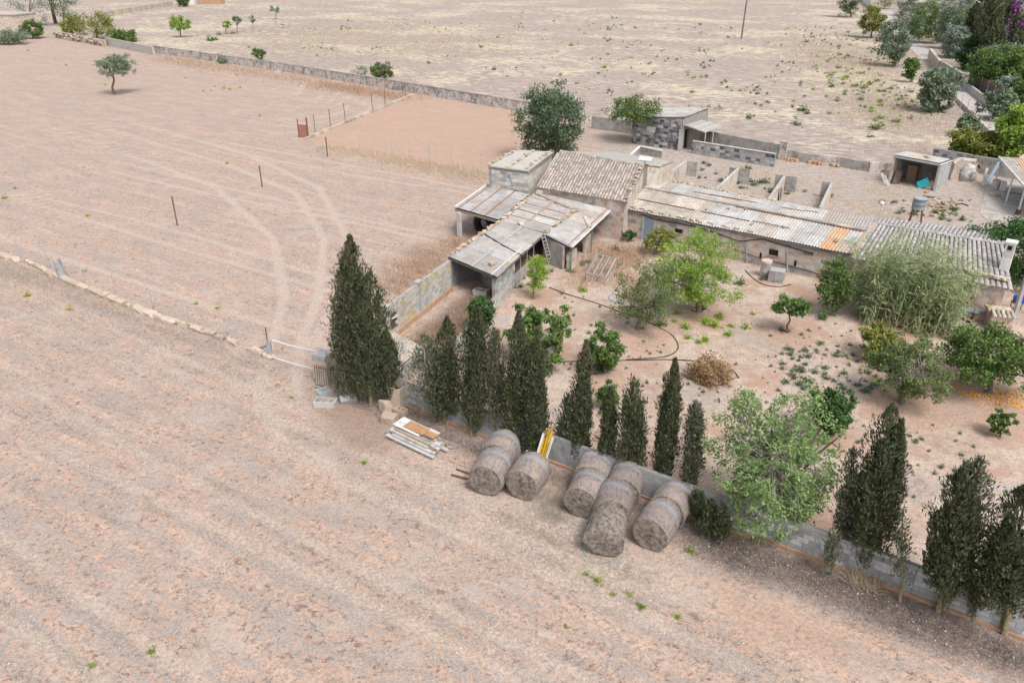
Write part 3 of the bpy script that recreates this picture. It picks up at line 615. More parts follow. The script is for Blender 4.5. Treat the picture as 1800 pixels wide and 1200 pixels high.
for v0, u0, u1, m in ((.47,.02,.30,'darkwood'),(.47,.33,.55,'rust'),(.1,.0,.12,'rust'),(.5,.56,.72,'rust'),(.93,.45,.98,'rust')):
    p, q = bil([Vector(k) for k in bf], u0, v0), bil([Vector(k) for k in bf], u1, v0); MB().beam(p+Vector((0,0,.085)), q+Vector((0,0,.085)), .07, .035).build('batten', M[m], rf)
for v0, u0, u1, m in ((.4,.22,.45,'rust'),(.45,.3,.52,'darkwood'),(.5,.62,.72,'rust'),(.6,.72,.78,'darkwood'),(.12,.2,.35,'wood')):
    p, q = bil([Vector(k) for k in bb], u0, v0), bil([Vector(k) for k in bb], u1, v0+.04); MB().beam(p+Vector((0,0,.08)), q+Vector((0,0,.08)), .09, .035).build('batten', M[m], rb)
stone_row(bil(bf,.02,.07), bil(bf,.62,.07), 34, 'lichen-covered stone lying along the front eave of the long barn', 'stones on the barn front eave', 'ochrestone', (.34,.22,.12), .12, .25)
stone_row(bil(bb,.08,.93), bil(bb,.62,.93), 26, 'stone lying along the rear eave of the long barn', 'stones on the barn rear eave', 'ochrestone', (.3,.22,.12), .12, .2)
for i in range(7):
    p = bil(bf, rnd.uniform(.1,.95), rnd.uniform(.3,.9)); rock(p+Vector((0,0,.11)), (.3,.16,.1), 'wood', None, 'broken scrap lying loose on the corrugated barn roof', 'scrap', 'scraps on the barn roof', 'roof_scrap')
mb = MB(); q0 = [on_wall(x, y, .24) for x, y in ((1090,361),(1150,385),(1230,400),(1300,424),(1340,420),(1430,446))]
mb.tube(q0, .035, 5); mb.build('cable', M['black'], barn)
mb = MB(); mb.tube([on_wall(x, y, .22) for x, y in ((1280,434),(1330,452),(1400,470),(1440,482))], .025, 5); mb.build('water_pipe', M['black'], barn)
for x in (1312, 1384): MB().tube([on_wall(x, 425+(x-1312)*.2, .22), on_wall(x, 472+(x-1312)*.25, .22)], .05, 6).build('downpipe', M['conc'], barn)

# ---- tiled barn at the end
tf_ = [P(1496,449,2.3), P(1777,506,2.3), P(1764,431,3.25), P(1538,394,3.15)]
tb_ = [P(1538,394,3.15), P(1764,431,3.25), P(1776,412,2.6), P(1545,384,2.5)]
tb = empty('tiled_barn', ctr(tf_), 'barn with grey barrel tile roof and white chimney behind the canes', 'barn')
rf = slab(tb, 'front_roof', [p-Vector((0,0,.03)) for p in tf_], .1, 'roofdark'); rb = slab(tb, 'rear_roof', [p-Vector((0,0,.03)) for p in tb_], .1, 'roofdark')
tiles(rf, [tf_[0]-Vector((.1,.25,.1)), tf_[1]-Vector((-.05,.25,.1)), tf_[2], tf_[3]], 30, 11, 'tilegrey', 300); tiles(rb, [tb_[1], tb_[0], tb_[3], tb_[2]][::-1] if False else [tb_[3], tb_[2], tb_[1], tb_[0]], 30, 9, 'tilegrey', 270)
ridge(rf, tf_[3]+Vector((0,0,.06)), tf_[2]+Vector((0,0,.06)), 20, 'tilegrey', .15)
MB().beam(tf_[0].lerp(tf_[3], .02)+Vector((0,0,.1)), tf_[3]+Vector((0,0,.1)), .25, .1).build('verge_capping', M['limestone'], rf)
a2, b2 = dn(tf_[0])+Vector((.1,.25,0)), dn(tf_[1])+Vector((-.1,.25,0))
wall(tb, 'front_wall', a2, b2, 2.2, 2.2, .35, 'plaster'); wall(tb, 'rear_wall', dn(tb_[3])-Vector((0,.2,0)), dn(tb_[2])-Vector((0,.2,0)), 2.4, 2.4, .3, 'plaster')
poly_wall(tb, 'gable_wall', [dn(tf_[1])+Vector((-.1,.3,0)), dn(tb_[2])+Vector((-.15,-.2,0)), tb_[2]-Vector((.15,.2,.1)), tf_[2]-Vector((.1,0,.1)), tf_[1]-Vector((.1,-.3,.1))], .25, 'plaster')
stone_row(bil(tf_,.5,.1), bil(tf_,1,.1), 14, 'grey stone weighing down the tile eave of the tiled barn', 'stones on the tiled barn eave', 'rubble', (.34,.26,.2), .2)
cb = P(1767,466,2.9); ch = MB().box(cb+Vector((0,0,.55)), .5, .5, 1.7, R(-38)).build('chimney', M['white'], tb)
MB().box(cb+Vector((0,0,1.46)), .62, .62, .12, R(-38)).build('chimney_cap', M['white'], ch)
dch = Vector((math.sin(R(-38)), -math.cos(R(-38)), 0)); MB().box(cb+dch*.25+Vector((0,0,1.15)), .24, .04, .26, R(-38)).build('smoke_opening', M['void'], ch)
nf2 = Vector(((b2-a2).y, -(b2-a2).x, 0)).normalized(); df2 = (b2-a2).normalized()
p = b2-df2*1.5+nf2*.2; mb = MB(); mb.tube([p+df2*-1.4+Vector((0,0,2.0)), p+Vector((0,0,1.98)), p+Vector((0,0,1.3)), p-df2*.2+Vector((0,0,.8)), p-df2*.2+Vector((0,0,.1))], .05, 6); mb.build('downpipe', M['black'], tb)
MB().tube([b2-df2*4+nf2*.2+Vector((0,0,.9)), b2-df2*1.6+nf2*.2+Vector((0,0,.75))], .03, 5).build('water_pipe', M['black'], tb)
MB().beam(P(1783,556), P(1783,556)+Vector((0,0,3.6)), .2, .2).build('corner_post', M['conc'], tb)

# ---- L-shaped sheds with corrugated roofs
def shed_roof(parent, name, c, nu, nv, mats, th=.06):
    rf = slab(parent, name, [Vector(p)-Vector((0,0,.04)) for p in c], th, 'roofdark'); sheets(rf, c, nu, nv, mats, wave=.3, amp=.026); return rf
cp = [P(878,388,2.2), P(929,343,2.5), P(857,326,2.5), P(800,366,2.1)]       # carport: low edge first
mdr = [P(957,411,2.1), P(1027,359,2.45), P(941,338,2.5), P(880,389,2.3)]
lo = [P(873,488.5,1.95), P(957,412,2.1), P(880,389,2.3), P(787,452,2.1)]
le = [P(1005,435,1.75), P(1074,369.5,2.15), P(1027,359,2.45), P(957,411,2.15)]
car = empty('carport', ctr(cp), 'open carport on a concrete pillar with red-brown roof battens', 'carport')
r1 = shed_roof(car, 'roof', [cp[0], cp[1], cp[2], cp[3]], 4, 2, ['sheetshed'])
for v in (.08, .36, .68): MB().beam(bil(cp, 0, 1-v)+Vector((0,0,.085)), bil(cp, 1, 1-v)+Vector((0,0,.085)), .07, .04).build('batten', M['redbatten'], r1)
MB().beam(cp[3].lerp(cp[2], 0)+Vector((0,0,.12)), cp[2]+Vector((0,0,.12)), .14, .05).build('edge_board', M['whiteboard'], r1)
MB().beam(cp[3]-Vector((0,0,.12)), cp[0]-Vector((0,0,.12)), .1, .14).build('beam', M['wood'], car)
pl = P(808,418); MB().box(pl+Vector((0,0,1.0)), .28, .28, 2.0, R(-38)).build('pillar', M['paleconc'], car)
ls = empty('lower_shed', ctr(lo), 'long animal shed with corrugated roof edged by a row of stones', 'shed')
r2 = shed_roof(ls, 'roof', lo, 7, 2, ['sheetshed'])
for v, m in ((.5,'galv'), (.1,'whiteboard')): MB().beam(bil(lo, 0 if v > .3 else 0, v)+Vector((0,0,.08)), bil(lo, 1 if v > .3 else .62, v)+Vector((0,0,.08)), .09, .04).build('batten', M[m], r2)
MB().tube([bil(lo,.62,.98)+Vector((0,0,.1)), bil(lo,.55,.6)+Vector((0,0,.12)), bil(lo,.5,.25)+Vector((0,0,.09)), bil(lo,.48,-.02)+Vector((0,0,.02))], .035, 5).build('cable', M['black'], r2)
ms = empty('middle_shed', ctr(mdr), 'middle shed with pale corrugated roof and a long plank across it', 'shed')
r3 = shed_roof(ms, 'roof', mdr, 6, 2, ['sheetshed','sheetshed','sheet'])
MB().beam(bil(mdr,0,.52)+Vector((0,0,.09)), bil(mdr,1,.5)+Vector((0,0,.09)), .1, .05).build('batten', M['wood'], r3)
for u in (.2, .4, .6, .8): MB().beam(bil(mdr,u,.0)+Vector((0,0,.075)), bil(mdr,u,1)+Vector((0,0,.075)), .05, .03).build('lap_strip', M['redbatten'], r3)
solo(MB().beam(P(942,339,2.62), P(1016,371,2.45), .3, .06), 'plank', M['wood'], P(980,355,2.5), 'long weathered plank laid across the middle shed roof', 'plank')
lt = empty('lean_to', ctr(le), 'lean-to with tan corrugated roof propped on thin green posts', 'lean-to')
r4 = shed_roof(lt, 'roof', le, 6, 1, ['sheettan','sheetshed'])
MB().beam(le[0]+Vector((0,0,.02)), le[1]+Vector((0,0,.02)), .16, .06).build('edge_board', M['whiteboard'], r4)
MB().beam(bil(le,0,.12)+Vector((0,0,.08)), bil(le,1,.12)+Vector((0,0,.08)), .06, .04).build('batten', M['redbatten'], r4)
MB().beam(le[3]+Vector((0,0,.03)), le[0]+Vector((0,0,.03)), .14, .06).build('edge_board', M['galv'], r4)
M['greenpost'] = surf('green_post_paint', [(.3,(.08,.2,.14)),(.7,(.13,.27,.2))], 4)
for u in (.02, .52):
    p = bil(le, u, .04); MB().tube([dn(p), p-Vector((0,0,.05))], .05, 8).build('post', M['greenpost'], lt)
solo(MB().beam(P(1028,384,2.13)+Vector((0,0,.16)), P(1037,402,1.95)+Vector((0,0,.15)), .28, .05), 'plank', M['paleconc'], P(1032,393,2.1), 'short pale plank lying on the tan lean-to roof', 'plank')
stone_row(bil(lo,.02,.97), bil(lo,.98,.97), 20, 'ochre stone in the row along the outer edge of the lower shed roof', 'stones on the lower shed roof', size=(.4,.27,.18), lift=.14)
stone_row(bil(mdr,.05,.97), bil(mdr,.75,.97), 13, 'pale rubble stone along the seam of the carport roof', 'stones on the carport seam', 'rubble', (.38,.26,.16), .14)
stone_row(bil(le,.0,.97), bil(le,.75,.97), 13, 'stone in the row along the top of the lean-to roof', 'stones on the lean-to roof', 'ochrestone', (.42,.3,.18), .14, .1)
rock(bil(mdr,.03,.55)+Vector((0,0,.16)), (.5,.35,.2), 'rubble', None, 'flat stone holding the batten end between the two shed roofs', 'stone', None, 'roof_stone')
rock(bil(lo,.15,.25)+Vector((0,0,.16)), (.5,.32,.22), 'limestone', None, 'large brown stone alone near the low corner of the lower shed roof', 'stone', None, 'roof_stone')
rock(bil(mdr,.98,.9)+Vector((.0,-.2,.2)), (.5,.4,.3), 'rubble', None, 'rounded boulder in the corner where store and shed roofs meet', 'stone', None, 'roof_stone')
# shed walls
dl = (dn(lo[1])-dn(lo[0])).normalized(); nl = Vector((dl.y, -dl.x, 0)); A0 = dn(lo[0])+dl*.2-nl*.3
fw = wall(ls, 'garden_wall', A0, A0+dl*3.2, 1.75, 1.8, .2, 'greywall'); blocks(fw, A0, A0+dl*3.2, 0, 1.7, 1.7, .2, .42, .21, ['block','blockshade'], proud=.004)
wall(ls, 'garden_wall', A0+dl*3.2, A0+dl*7.6, .75, .75, .2, 'greywall')
for t0 in (3.3, 4.4, 5.6, 6.8): MB().tube([A0+dl*t0+Vector((0,0,.7)), A0+dl*t0+Vector((0,0,2.0))], .03, 6).build('bar', M['galv'], ls)
B0 = dn(lo[3])+dl*.2+nl*.3
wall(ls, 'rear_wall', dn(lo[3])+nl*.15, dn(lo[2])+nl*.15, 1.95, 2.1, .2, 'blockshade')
pw0, pw1 = dn(lo[3])+dl*2.0+nl*1.5, dn(lo[0])+dl*1.5-nl*.3
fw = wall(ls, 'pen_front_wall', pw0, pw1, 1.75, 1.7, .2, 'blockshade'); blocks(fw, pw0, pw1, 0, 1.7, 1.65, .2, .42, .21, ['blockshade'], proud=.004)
wall(lt, 'end_wall', dn(le[3])+Vector((.1,.2,0)), dn(le[0])+Vector((-.5,.4,0)), 1.9, 1.7, .2, 'greywall')
wall(lt, 'inner_wall', dn(le[0])+Vector((-.2,.3,0)), dn(le[0])+dl*1.6+Vector((-.2,.3,0)), 1.1, 1.1, .2, 'plaster')
wall(lt, 'inner_wall', dn(le[0])+dl*3.6+Vector((-.2,.3,0)), dn(le[0])+dl*5+Vector((-.2,.3,0)), 1.2, 1.2, .2, 'plaster')
wall(ms, 'rear_wall', dn(mdr[3])+dl*.5+nl*.1, dn(mdr[2])-dl*.2+nl*.1, 2.1, 2.3, .2, 'greywall')
wall(ms, 'inner_wall', dn(mdr[0])+Vector((0,.4,0)), dn(mdr[1])+Vector((0,-.4,0)), 1.9, 2.2, .2, 'greywall')
# tyre under the carport
def torus(mb, c, R0, r0, axis, n=24, m=8, sq=1.0):
    q = Vector(axis).to_track_quat('Z', 'Y').to_matrix(); b = len(mb.v)
    for i in range(n):
        a = 2*math.pi*i/n
        for j in range(m):
            t = 2*math.pi*j/m; mb.v.append(Vector(c)+q @ Vector(((R0+r0*math.cos(t))*math.cos(a), (R0+r0*math.cos(t))*math.sin(a), r0*sq*math.sin(t))))
    for i in range(n):
        for j in range(m):
            i2, j2 = (i+1) % n, (j+1) % m; mb.f.append([b+i*m+j, b+i2*m+j, b+i2*m+j2, b+i*m+j2])
    return mb
tp = P(851,412); ty = empty('tractor_tyre', tp, 'big black tractor tyre standing under the carport', 'tyre')
tyo = torus(MB(), tp+Vector((0,0,.85)), .6, .25, (-.5,-.8,0), 28, 8, 1.2).build('tyre', M['rubber'], ty, True)
for i in range(28):
    a_ = 2*math.pi*i/28; ax = Vector((-.5,-.8,0)).normalized(); sd_ = Vector((-ax.y, ax.x, 0)); rr = sd_*math.cos(a_)+Vector((0,0,1))*math.sin(a_)
    MB().beam(tp+Vector((0,0,.85))+rr*.84-ax*.24, tp+Vector((0,0,.85))+rr*.84+ax*.24+rr.cross(ax)*.1, .07, .07).build('lug', M['rubber'], tyo)

# ---- roofless pen beside the lower shed
pa, pb = P(672,545,2.1), P(790,458,2.1); pen = empty('pen_wall', dn(pa), 'tall concrete block wall of the roofless pen, stained ochre', 'wall')
dp = (dn(pb)-dn(pa)).normalized(); Lp = (dn(pb)-dn(pa)).length
fw = wall(pen, 'core', dn(pa), dn(pb), 2.05, 2.05, .16, 'mortar', hole=(.65, 1.35, .55, 1.55))
blocks(fw, dn(pa), dn(pb), .35, 2.05, 2.05, .16, .4, .19, ['blockochre'], hole=(.6, 1.4, .5, 1.6))
wall(pen, 'footing', dn(pa), dn(pb), .35, .35, .34, 'footing')
MB().box(dn(pa)+dp*.5*Lp+Vector((0,0,1.1)), .24, .26, 2.2, math.atan2(dp.y, dp.x)).build('pier', M['conc'], pen)
MB().box(dn(pa)+dp*.5*Lp+Vector((0,0,2.23)), .5, .32, .1, math.atan2(dp.y, dp.x)).build('pier_cap', M['paleconc'], pen)
np_ = 44
for i in range(np_):
    if abs(i-np_/2) < 2: continue
    MB().box(dn(pa)+dp*((i+.5)*Lp/np_)+Vector((0,0,2.09)), .11, .18, .09, math.atan2(dp.y, dp.x)).build('coping_block', M['paleconc'], pen)
MB().box(dn(pa)+dp*1.0+Vector((0,0,1.05)), .7, .04, .95, math.atan2(dp.y, dp.x)).build('hatch', M['darkwood'], pen)
MB().beam(dn(pa)+dp*.7+Vector((.12,-.06,1.3)), dn(pa)+dp*1.2+Vector((.12,-.06,1.25)), .1, .03).build('hatch_board', M['whiteboard'], pen)
ps0, ps1 = P(901,510), P(800,625); psw = empty('pen_low_wall', ps1, 'low ochre-stained block wall between the pen and the garden', 'wall')
fw = wall(psw, 'core', ps0, ps1, .95, .85, .16, 'mortar'); blocks(fw, ps0, ps1, 0, .95, .85, .16, .42, .2, ['blockochre'], proud=.006)
# corrugated scrap roof at the pen's corner
psh = [P(676,575,1.3), P(745,612,1.1), P(700,648,.9), P(655,605,1.1)]
pr = empty('pen_shelter', ctr(psh), 'small tan corrugated shelter roof behind the big cypress', 'shelter'); sheets(pr, [psh[3], psh[2], psh[1], psh[0]][::-1], 3, 1, ['sheettan'])
for p in psh: MB().beam(dn(p), p, .12).build('post', M['conc'], pr)
wall(pr, 'wall', dn(psh[2]), dn(psh[1]), .85, 1.05, .18, 'greywall')
def open_box(name, c, L, W, H_, ang, mat, label, cat, cells=1, tilt=None, t=.06):
    m = Matrix.Rotation(ang, 3, 'Z')
    if tilt is not None: m = m @ tilt
    root = empty(name, c, label, cat); c = Vector(c)
    def pc(nm, ctr_, sx, sy, sz): 
        mb = MB(); mb.box((0,0,0), sx, sy, sz); mb.v = [c + m @ (v+Vector(ctr_)) for v in mb.v]; mb.build(nm, M[mat], root)
    pc('base', (0,0,t/2), L, W, t)
    for s in (-1, 1): pc('side', (0, s*(W/2-t/2), H_/2+t/2), L, t, H_-t); pc('end', (s*(L/2-t/2), 0, H_/2+t/2), t, W-2*t, H_-t)
    for k in range(1, cells): pc('divider', (-L/2+L*k/cells, 0, H_/2+t/2), t*.8, W-2*t, H_-t-.01)
    return root
open_box('concrete_trough', P(846,518), .95, .55, .36, R(-25), 'paleconc', 'two-cell concrete feeding trough on the pen floor', 'trough', 2)

# ---- stone hut at the back with canopy
hf = [P(1114,252), P(1194,264)]; hb = [P(1166,222), P(1214,236)]
hut = empty('stone_hut', hf[0], 'blackened stone block hut with sloping roof behind the yard', 'hut')
hz0, hz1 = 2.9, 3.5
dh = (hf[1]-hf[0]).normalized(); nh = Vector((-dh.y, dh.x, 0)); dep = 5.5
c0, c1 = hf[0], hf[1]; c2, c3 = c1+dh*.4+nh*dep, c0+nh*dep
fw = wall(hut, 'front_wall', c0, c1, hz0, hz1, .28, 'mortar'); blocks(fw, c0, c1, 0, hz0-.05, hz1-.05, .28, .55, .3, ['darkstone','darkstone','stoneblock'], proud=.01)
fw = wall(hut, 'side_wall', c1, c2, hz1, hz1, .28, 'mortar', hole=(.6, 1.6, 0, 2.1)); wall(hut, 'side_wall', c0, c3, hz0, hz0, .28, 'greywall'); wall(hut, 'rear_wall', c3, c2, hz0, hz1, .28, 'greywall')
rr_ = [c0+Vector((-.1,-.2,hz0)), c1+Vector((.1,-.2,hz1)), c2+Vector((.1,.1,hz1+.15)), c3+Vector((-.1,.1,hz0+.15))]
rf = slab(hut, 'roof', rr_, .1, 'roofdark'); sheets(rf, [rr_[0], rr_[3], rr_[2], rr_[1]], 5, 1, ['sheet'])
ridge(rf, rr_[0]+Vector((0,0,.06)), rr_[1]+Vector((0,0,.06)), 12, 'tile', .13, 'edge_tile'); ridge(rf, rr_[1]+Vector((0,0,.06)), rr_[2]+Vector((0,0,.06)), 12, 'tile', .13, 'edge_tile')
MB().box(c1+nh*1.1+dh*.0+Vector((0,0,1.0)), .05, .95, 2.0, math.atan2(dh.y, dh.x)).build('doorway', M['void'], hut)
MB().box(c1-nh*.3+dh*.15+Vector((0,0,1.15)), .4, .1, 2.2, math.atan2(dh.y, dh.x)).build('door', M['paleconc'], hut)
cn = [c1+dh*.2+nh*.3+Vector((0,0,2.65)), c1+dh*.2+nh*4.2+Vector((0,0,2.65)), c1+dh*3.2+nh*3.9+Vector((0,0,2.35)), c1+dh*2.7+nh*.0+Vector((0,0,2.25))]
can = empty('canopy', dn(cn[3]), 'flat tan canopy on thin posts beside the stone hut', 'canopy')
slab(can, 'roof', cn, .07, 'flatroof')
for t0 in (.45, .8): MB().beam(cn[0].lerp(cn[3], t0)+Vector((0,0,.03)), cn[1].lerp(cn[2], t0)+Vector((0,0,.03)), .09, .05).build('batten', M['whiteboard'], can)
for t0 in (.05, .45): p = cn[3].lerp(cn[2], t0); MB().tube([dn(p), p], .06, 8).build('post', M['galv'], can)
MB().beam(cn[0]+Vector((0,0,.02)), cn[3]+Vector((0,0,.02)), .12, .12).build('edge_beam', M['paleconc'], can)

# ---- yard walls
def thing_wall(name, a, b, h0, h1, th, mat, label, rough=.05, cap=None, blk=None):
    r = empty(name, a, label, 'wall'); wl = wall(r, 'core', a, b, h0, h1, th, mat, rough=rough)
    if blk: blocks(wl, a, b, 0, min(h0,h1)-.05, min(h0,h1)-.05, th, blk[0], blk[1], blk[2], proud=.006)
    if cap: MB().beam(Vector(a)+Vector((0,0,h0+.02)), Vector(b)+Vector((0,0,h1+.02)), th+.08, .08).build('coping', M[cap], r)
    return r
tw0, tw1 = dn(P(1218,247,1.35)), dn(P(1364,270,1.35))
thing_wall('manger_wall', tw0, tw1, 1.3, 1.3, .22, 'mortar', 'freestanding blackened block wall with pale coping in the back yard', 0, 'paleconc', (.55,.3,['stoneblock','stoneblock','darkstone','conc']))
mb = MB(); mb.box(tw1+Vector((0,.0,.6)), .3, .5, 1.2, R(-38)); 
thing_wall('yard_wall', dn(P(1234,228,1.5)), dn(P(1378,255,1.5)), 1.5, 1.5, .3, 'greywall', 'grey plaster yard wall with red patches behind the freestanding wall', .04)
pr_ = dn(P(1379,250,1.8)); r_ = empty('wall_pier', pr_, 'weathered plaster pier between two stretches of yard wall', 'pier'); MB().box(pr_+Vector((0,0,.9)), .35, .8, 1.8, R(52)).build('pier', M['farwall'], r_); MB().box(pr_+Vector((0,0,1.85)), .42, .9, .1, R(52)).build('cap', M['paleconc'], r_)
pts = [dn(P(x, y, 1.1)) for x, y in ((1384,262),(1430,268),(1480,274),(1530,282),(1572,283))]
yw = empty('ruined_yard_wall', pts[0], 'low crumbling red and grey wall between pier and open shed', 'wall')
for i in range(4): wall(yw, 'section', pts[i], pts[i+1], 1.05-.03*i, 1.0-.03*i, .32, ('greywall','farwall')[i % 2], rough=.1)
for i in range(22):
    p = pts[0].lerp(pts[-1], rnd.random())+Vector((-.15,-.5,.05)); rock(p+Vector((0,0,.1)), (rnd.uniform(.3,.7), .3, rnd.uniform(.2,.45)), 'footing', yw)
pts = [dn(P(x, y, 1.5)) for x, y in ((1642,262),(1700,272),(1712,275),(1800,288),(1900,302))]
yw = empty('block_yard_wall', pts[0], 'grey block wall behind the round oven', 'wall')
for i in (0, 1, 2, 3): wall(yw, 'section', pts[i], pts[i+1], 1.6, 1.6, .2, 'greywall')
blocks(yw, pts[0], pts[1], 0, 1.55, 1.55, .2, .55, .3, ['stoneblock','conc','darkstone'])
mw0, mw1, mw2 = dn(P(1107,262,.8)), dn(P(1124,262,.8)), dn(P(1163,268,.8))
pn = empty('tank_wall', mw0, 'white-capped low walls of a small tank beside the hut', 'wall')
q0, q1, q2 = P(1108,285), P(1124,270), P(1163,278)
for p, q in ((q0, q1), (q1, q2)):
    wall(pn, 'side', p, q, .75, .75, .18, 'greywall'); MB().beam(p+Vector((0,0,.78)), q+Vector((0,0,.78)), .26, .08).build('coping', M['white'], pn)
# pen dividers in the yard, each with a cross wing
for (x0, y0, x1, y1, lab, gate) in ((1206,284,1150,322,'stall divider wall nearest the gabled house, with a metal gate leaning inside',1),(1297,297,1262,330,'broken stall divider wall with a stepped top',0),(1379,310,1352,350,'stall divider wall with a rusty mesh gate leaning on it',2),(1462,322,1442,366,'end stall divider wall without a gate',0)):
    p, q = dn(P(x0, y0, 1.35)), dn(P(x1, y1, 1.35)); r_ = empty('stall_divider', p, lab, 'wall')
    wall(r_, 'wall', p, q, 1.35, 1.35, .2, 'cream'); MB().beam(p+Vector((0,0,1.37)), q+Vector((0,0,1.37)), .24, .05).build('coping', M['paleconc'], r_)
    dd = (q-p).normalized(); sx = Vector((-dd.y, dd.x, 0)); 
    wall(r_, 'wing', p+sx*.1-dd*.1, p+sx*(1.1 if x0 < 1400 else -.0)-dd*.1 if x0 < 1400 else p-sx*.8-dd*.1, 1.4, 1.4, .16, 'greywall')
    if 1290 < x0 < 1400: wall(r_, 'wing', p-sx*.1-dd*.1, p-sx*.8-dd*.1, 1.4, 1.4, .16, 'greywall')
    if gate:
        c_ = p.lerp(q, .35)+sx*(.3); gt = empty('stall_gate', c_, 'rusty mesh gate with pale frame leaning in the stall' if gate == 2 else 'thin metal gate leaning against the stall wall', 'gate')
        g0, g1 = c_-dd*.6, c_+dd*.6; U = Vector((0,0,1.1))-sx*.15
        for s_, t_ in ((g0, g1), (g0+U, g1+U), (g0, g0+U), (g1, g1+U), (g0, g1+U)): MB().beam(s_, t_, .05).build('bar', M['galv'], gt)
        if gate == 2: MB().hexa([g0, g1, g1+U, g0+U], [v-sx*.02 for v in (g0, g1, g1+U, g0+U)]).build('mesh_panel', M['rust'], gt)

# ---- open-fronted shed
o0_, o1_ = P(1562,322), P(1641,336); do = (o1_-o0_).normalized(); no = Vector((-do.y, do.x, 0))
osd = empty('open_shed', o0_, 'open-fronted shed with pale sheet roof full of old boards', 'shed')
o2_, o3_ = o1_+no*3.4, o0_+no*3.4
wall(osd, 'side_wall', o0_, o3_, 2.5, 2.3, .2, 'cream'); wall(osd, 'side_wall', o1_, o2_, 2.3, 2.0, .2, 'conc'); wall(osd, 'rear_wall', o3_, o2_, 2.2, 2.2, .2, 'greywall')
rr_ = [o0_+no*.0+Vector((0,0,2.62)), o1_+Vector((0,0,2.5)), o2_+Vector((0,0,2.25)), o3_+Vector((0,0,2.35))]
rf = slab(osd, 'roof', rr_, .06, 'roofdark'); sheets(rf, rr_, 4, 1, ['sheettan','sheet'], amp=.02)
MB().beam(rr_[0]-Vector((0,0,.12)), rr_[1]-Vector((0,0,.12)), .12, .16).build('lintel_beam', M['galv'], osd)
MB().beam(o1_+Vector((0,0,2.38)), o2_+Vector((0,0,2.15)), .2, .06).build('edge_board', M['white'], osd)
for u, v in ((.55,.55),(.62,.4)): rock(bil(rr_, u, v)+Vector((0,0,.12)), (.4,.2,.12), 'wood', None, 'small dark scrap lying on the open shed roof', 'scrap', 'scraps on the open shed roof', 'roof_scrap')
ck = P(1597,318)+no*.6; cab = empty('cabinet', ck, 'old wooden cabinet standing inside the open shed', 'cabinet')
MB().box(ck+Vector((0,0,.7)), .8, .6, 1.4, R(-35)).build('body', M['wood'], cab)
fn = -no
for zz in (.4, 1.0): MB().box(ck+fn*.31+Vector((0,0,zz)), .68, .03, .5, math.atan2(do.y, do.x)).build('door_panel', M['brownboard'], cab)
def board(px, L, W, tz, ang, mat, label, z=.5, name='board', grp=None):
    c_ = P(*px)+Vector((0,0,z)); return solo(MB().box(c_, L, .05, W, ang, Matrix.Rotation(tz, 3, 'Y') @ Matrix.Rotation(R(-18), 3, 'X')), name, M[mat], c_, label, 'board', grp)
board((1621,331), 1.0, .7, R(-35), R(-38), 'turq', 'turquoise painted board leaning inside the open shed', .45)
board((1632,333), .9, .6, R(-35), R(-38), 'brownboard', 'brown board leaning behind the turquoise one', .4)
board((1636,334), .9, .5, R(-38), R(-38), 'wood', 'weathered board leaning at the end of the open shed wall', .38)
for i in range(3): board((1571+i*4,323), .2, 1.3, R(10), R(-20), 'darkwood', 'dark plank leaning against the open shed side wall', .6, 'board', 'planks in the open shed')
for i, (x, y) in enumerate(((1552,322),(1557,326))): board((x, y), .25, 1.1, R(-25), R(10), 'paleconc', 'pale slab propped outside the open shed corner', .4, 'slab', 'slabs outside the open shed')
# ---- round oven
oc = P(1700,318)+Vector((0,.6,0)); ov = empty('round_oven', oc, 'domed round plaster oven against the yard wall', 'oven')
MB().lathe(oc, [(.98,0),(1.0,.6),(.98,1.15),(.85,1.4),(.5,1.62),(.1,1.68)], 22).build('dome', M['farwall'], ov, True)
MB().hexa([oc+Vector((-1.5,-.3,0)), oc+Vector((-.7,-.6,0)), oc+Vector((-.3,.9,0)), oc+Vector((-1.3,.9,0))], [oc+Vector((-1.3,-.2,1.5)), oc+Vector((-.6,-.5,1.9)), oc+Vector((-.2,.9,1.9)), oc+Vector((-1.1,.9,1.6))]).build('side_block', M['plaster'], ov)
MB().box(oc+Vector((.1,.1,1.75)), 1.2, 1.1, .22, R(-30)).build('cap', M['rubble'], ov)
mo = oc+Vector((.62,-.62,1.3)); ml = MB().lathe(mo, [(.3,-.12),(.34,.06),(.26,.12)], 12, (.5,-.7,.45)).build('mouth_ring', M['footing'], ov); MB().lathe(mo, [(.24,-.02),(.24,.14)], 12, (.5,-.7,.45)).build('mouth', M['void'], ml)
# ---- lean-to at the right edge of the yard
rs = [P(1756,276,2.7), P(1812,340,2.2), P(1900,350,2.2), P(1900,288,2.7)]
rls = empty('yard_lean_to', ctr(rs), 'yard lean-to with lichen-stained roof on pale posts', 'lean-to')
rf = slab(rls, 'roof', rs, .06, 'roofdark'); sheets(rf, [rs[0], rs[3], rs[2], rs[1]], 5, 1, ['sheetorange','sheettan','sheet'])
MB().beam(rs[0]+Vector((0,0,.0)), rs[1], .12, .16).build('edge_beam', M['white'], rls)
for t0 in (.08, .5, .85): 
    p = rs[0].lerp(rs[1], t0); MB().tube([dn(p), p-Vector((0,0,.05))], .07, 8).build('post', M['white'], rls)
p = rs[0].lerp(rs[1], .85); MB().box(dn(p)+Vector((0,0,.2)), .3, .3, .4, R(20)).build('post_base', M['rust'], rls)
dk = P(1748,333); dm = empty('oil_drum', dk, 'pale metal drum under the yard lean-to edge', 'drum'); MB().lathe(dk, [(.3,0),(.31,.02),(.3,.3),(.32,.32),(.3,.34),(.3,.6),(.32,.62),(.3,.64),(.3,.88),(.31,.9),(.27,.9),(.27,.86)], 18).build('body', M['paleconc'], dm, True)
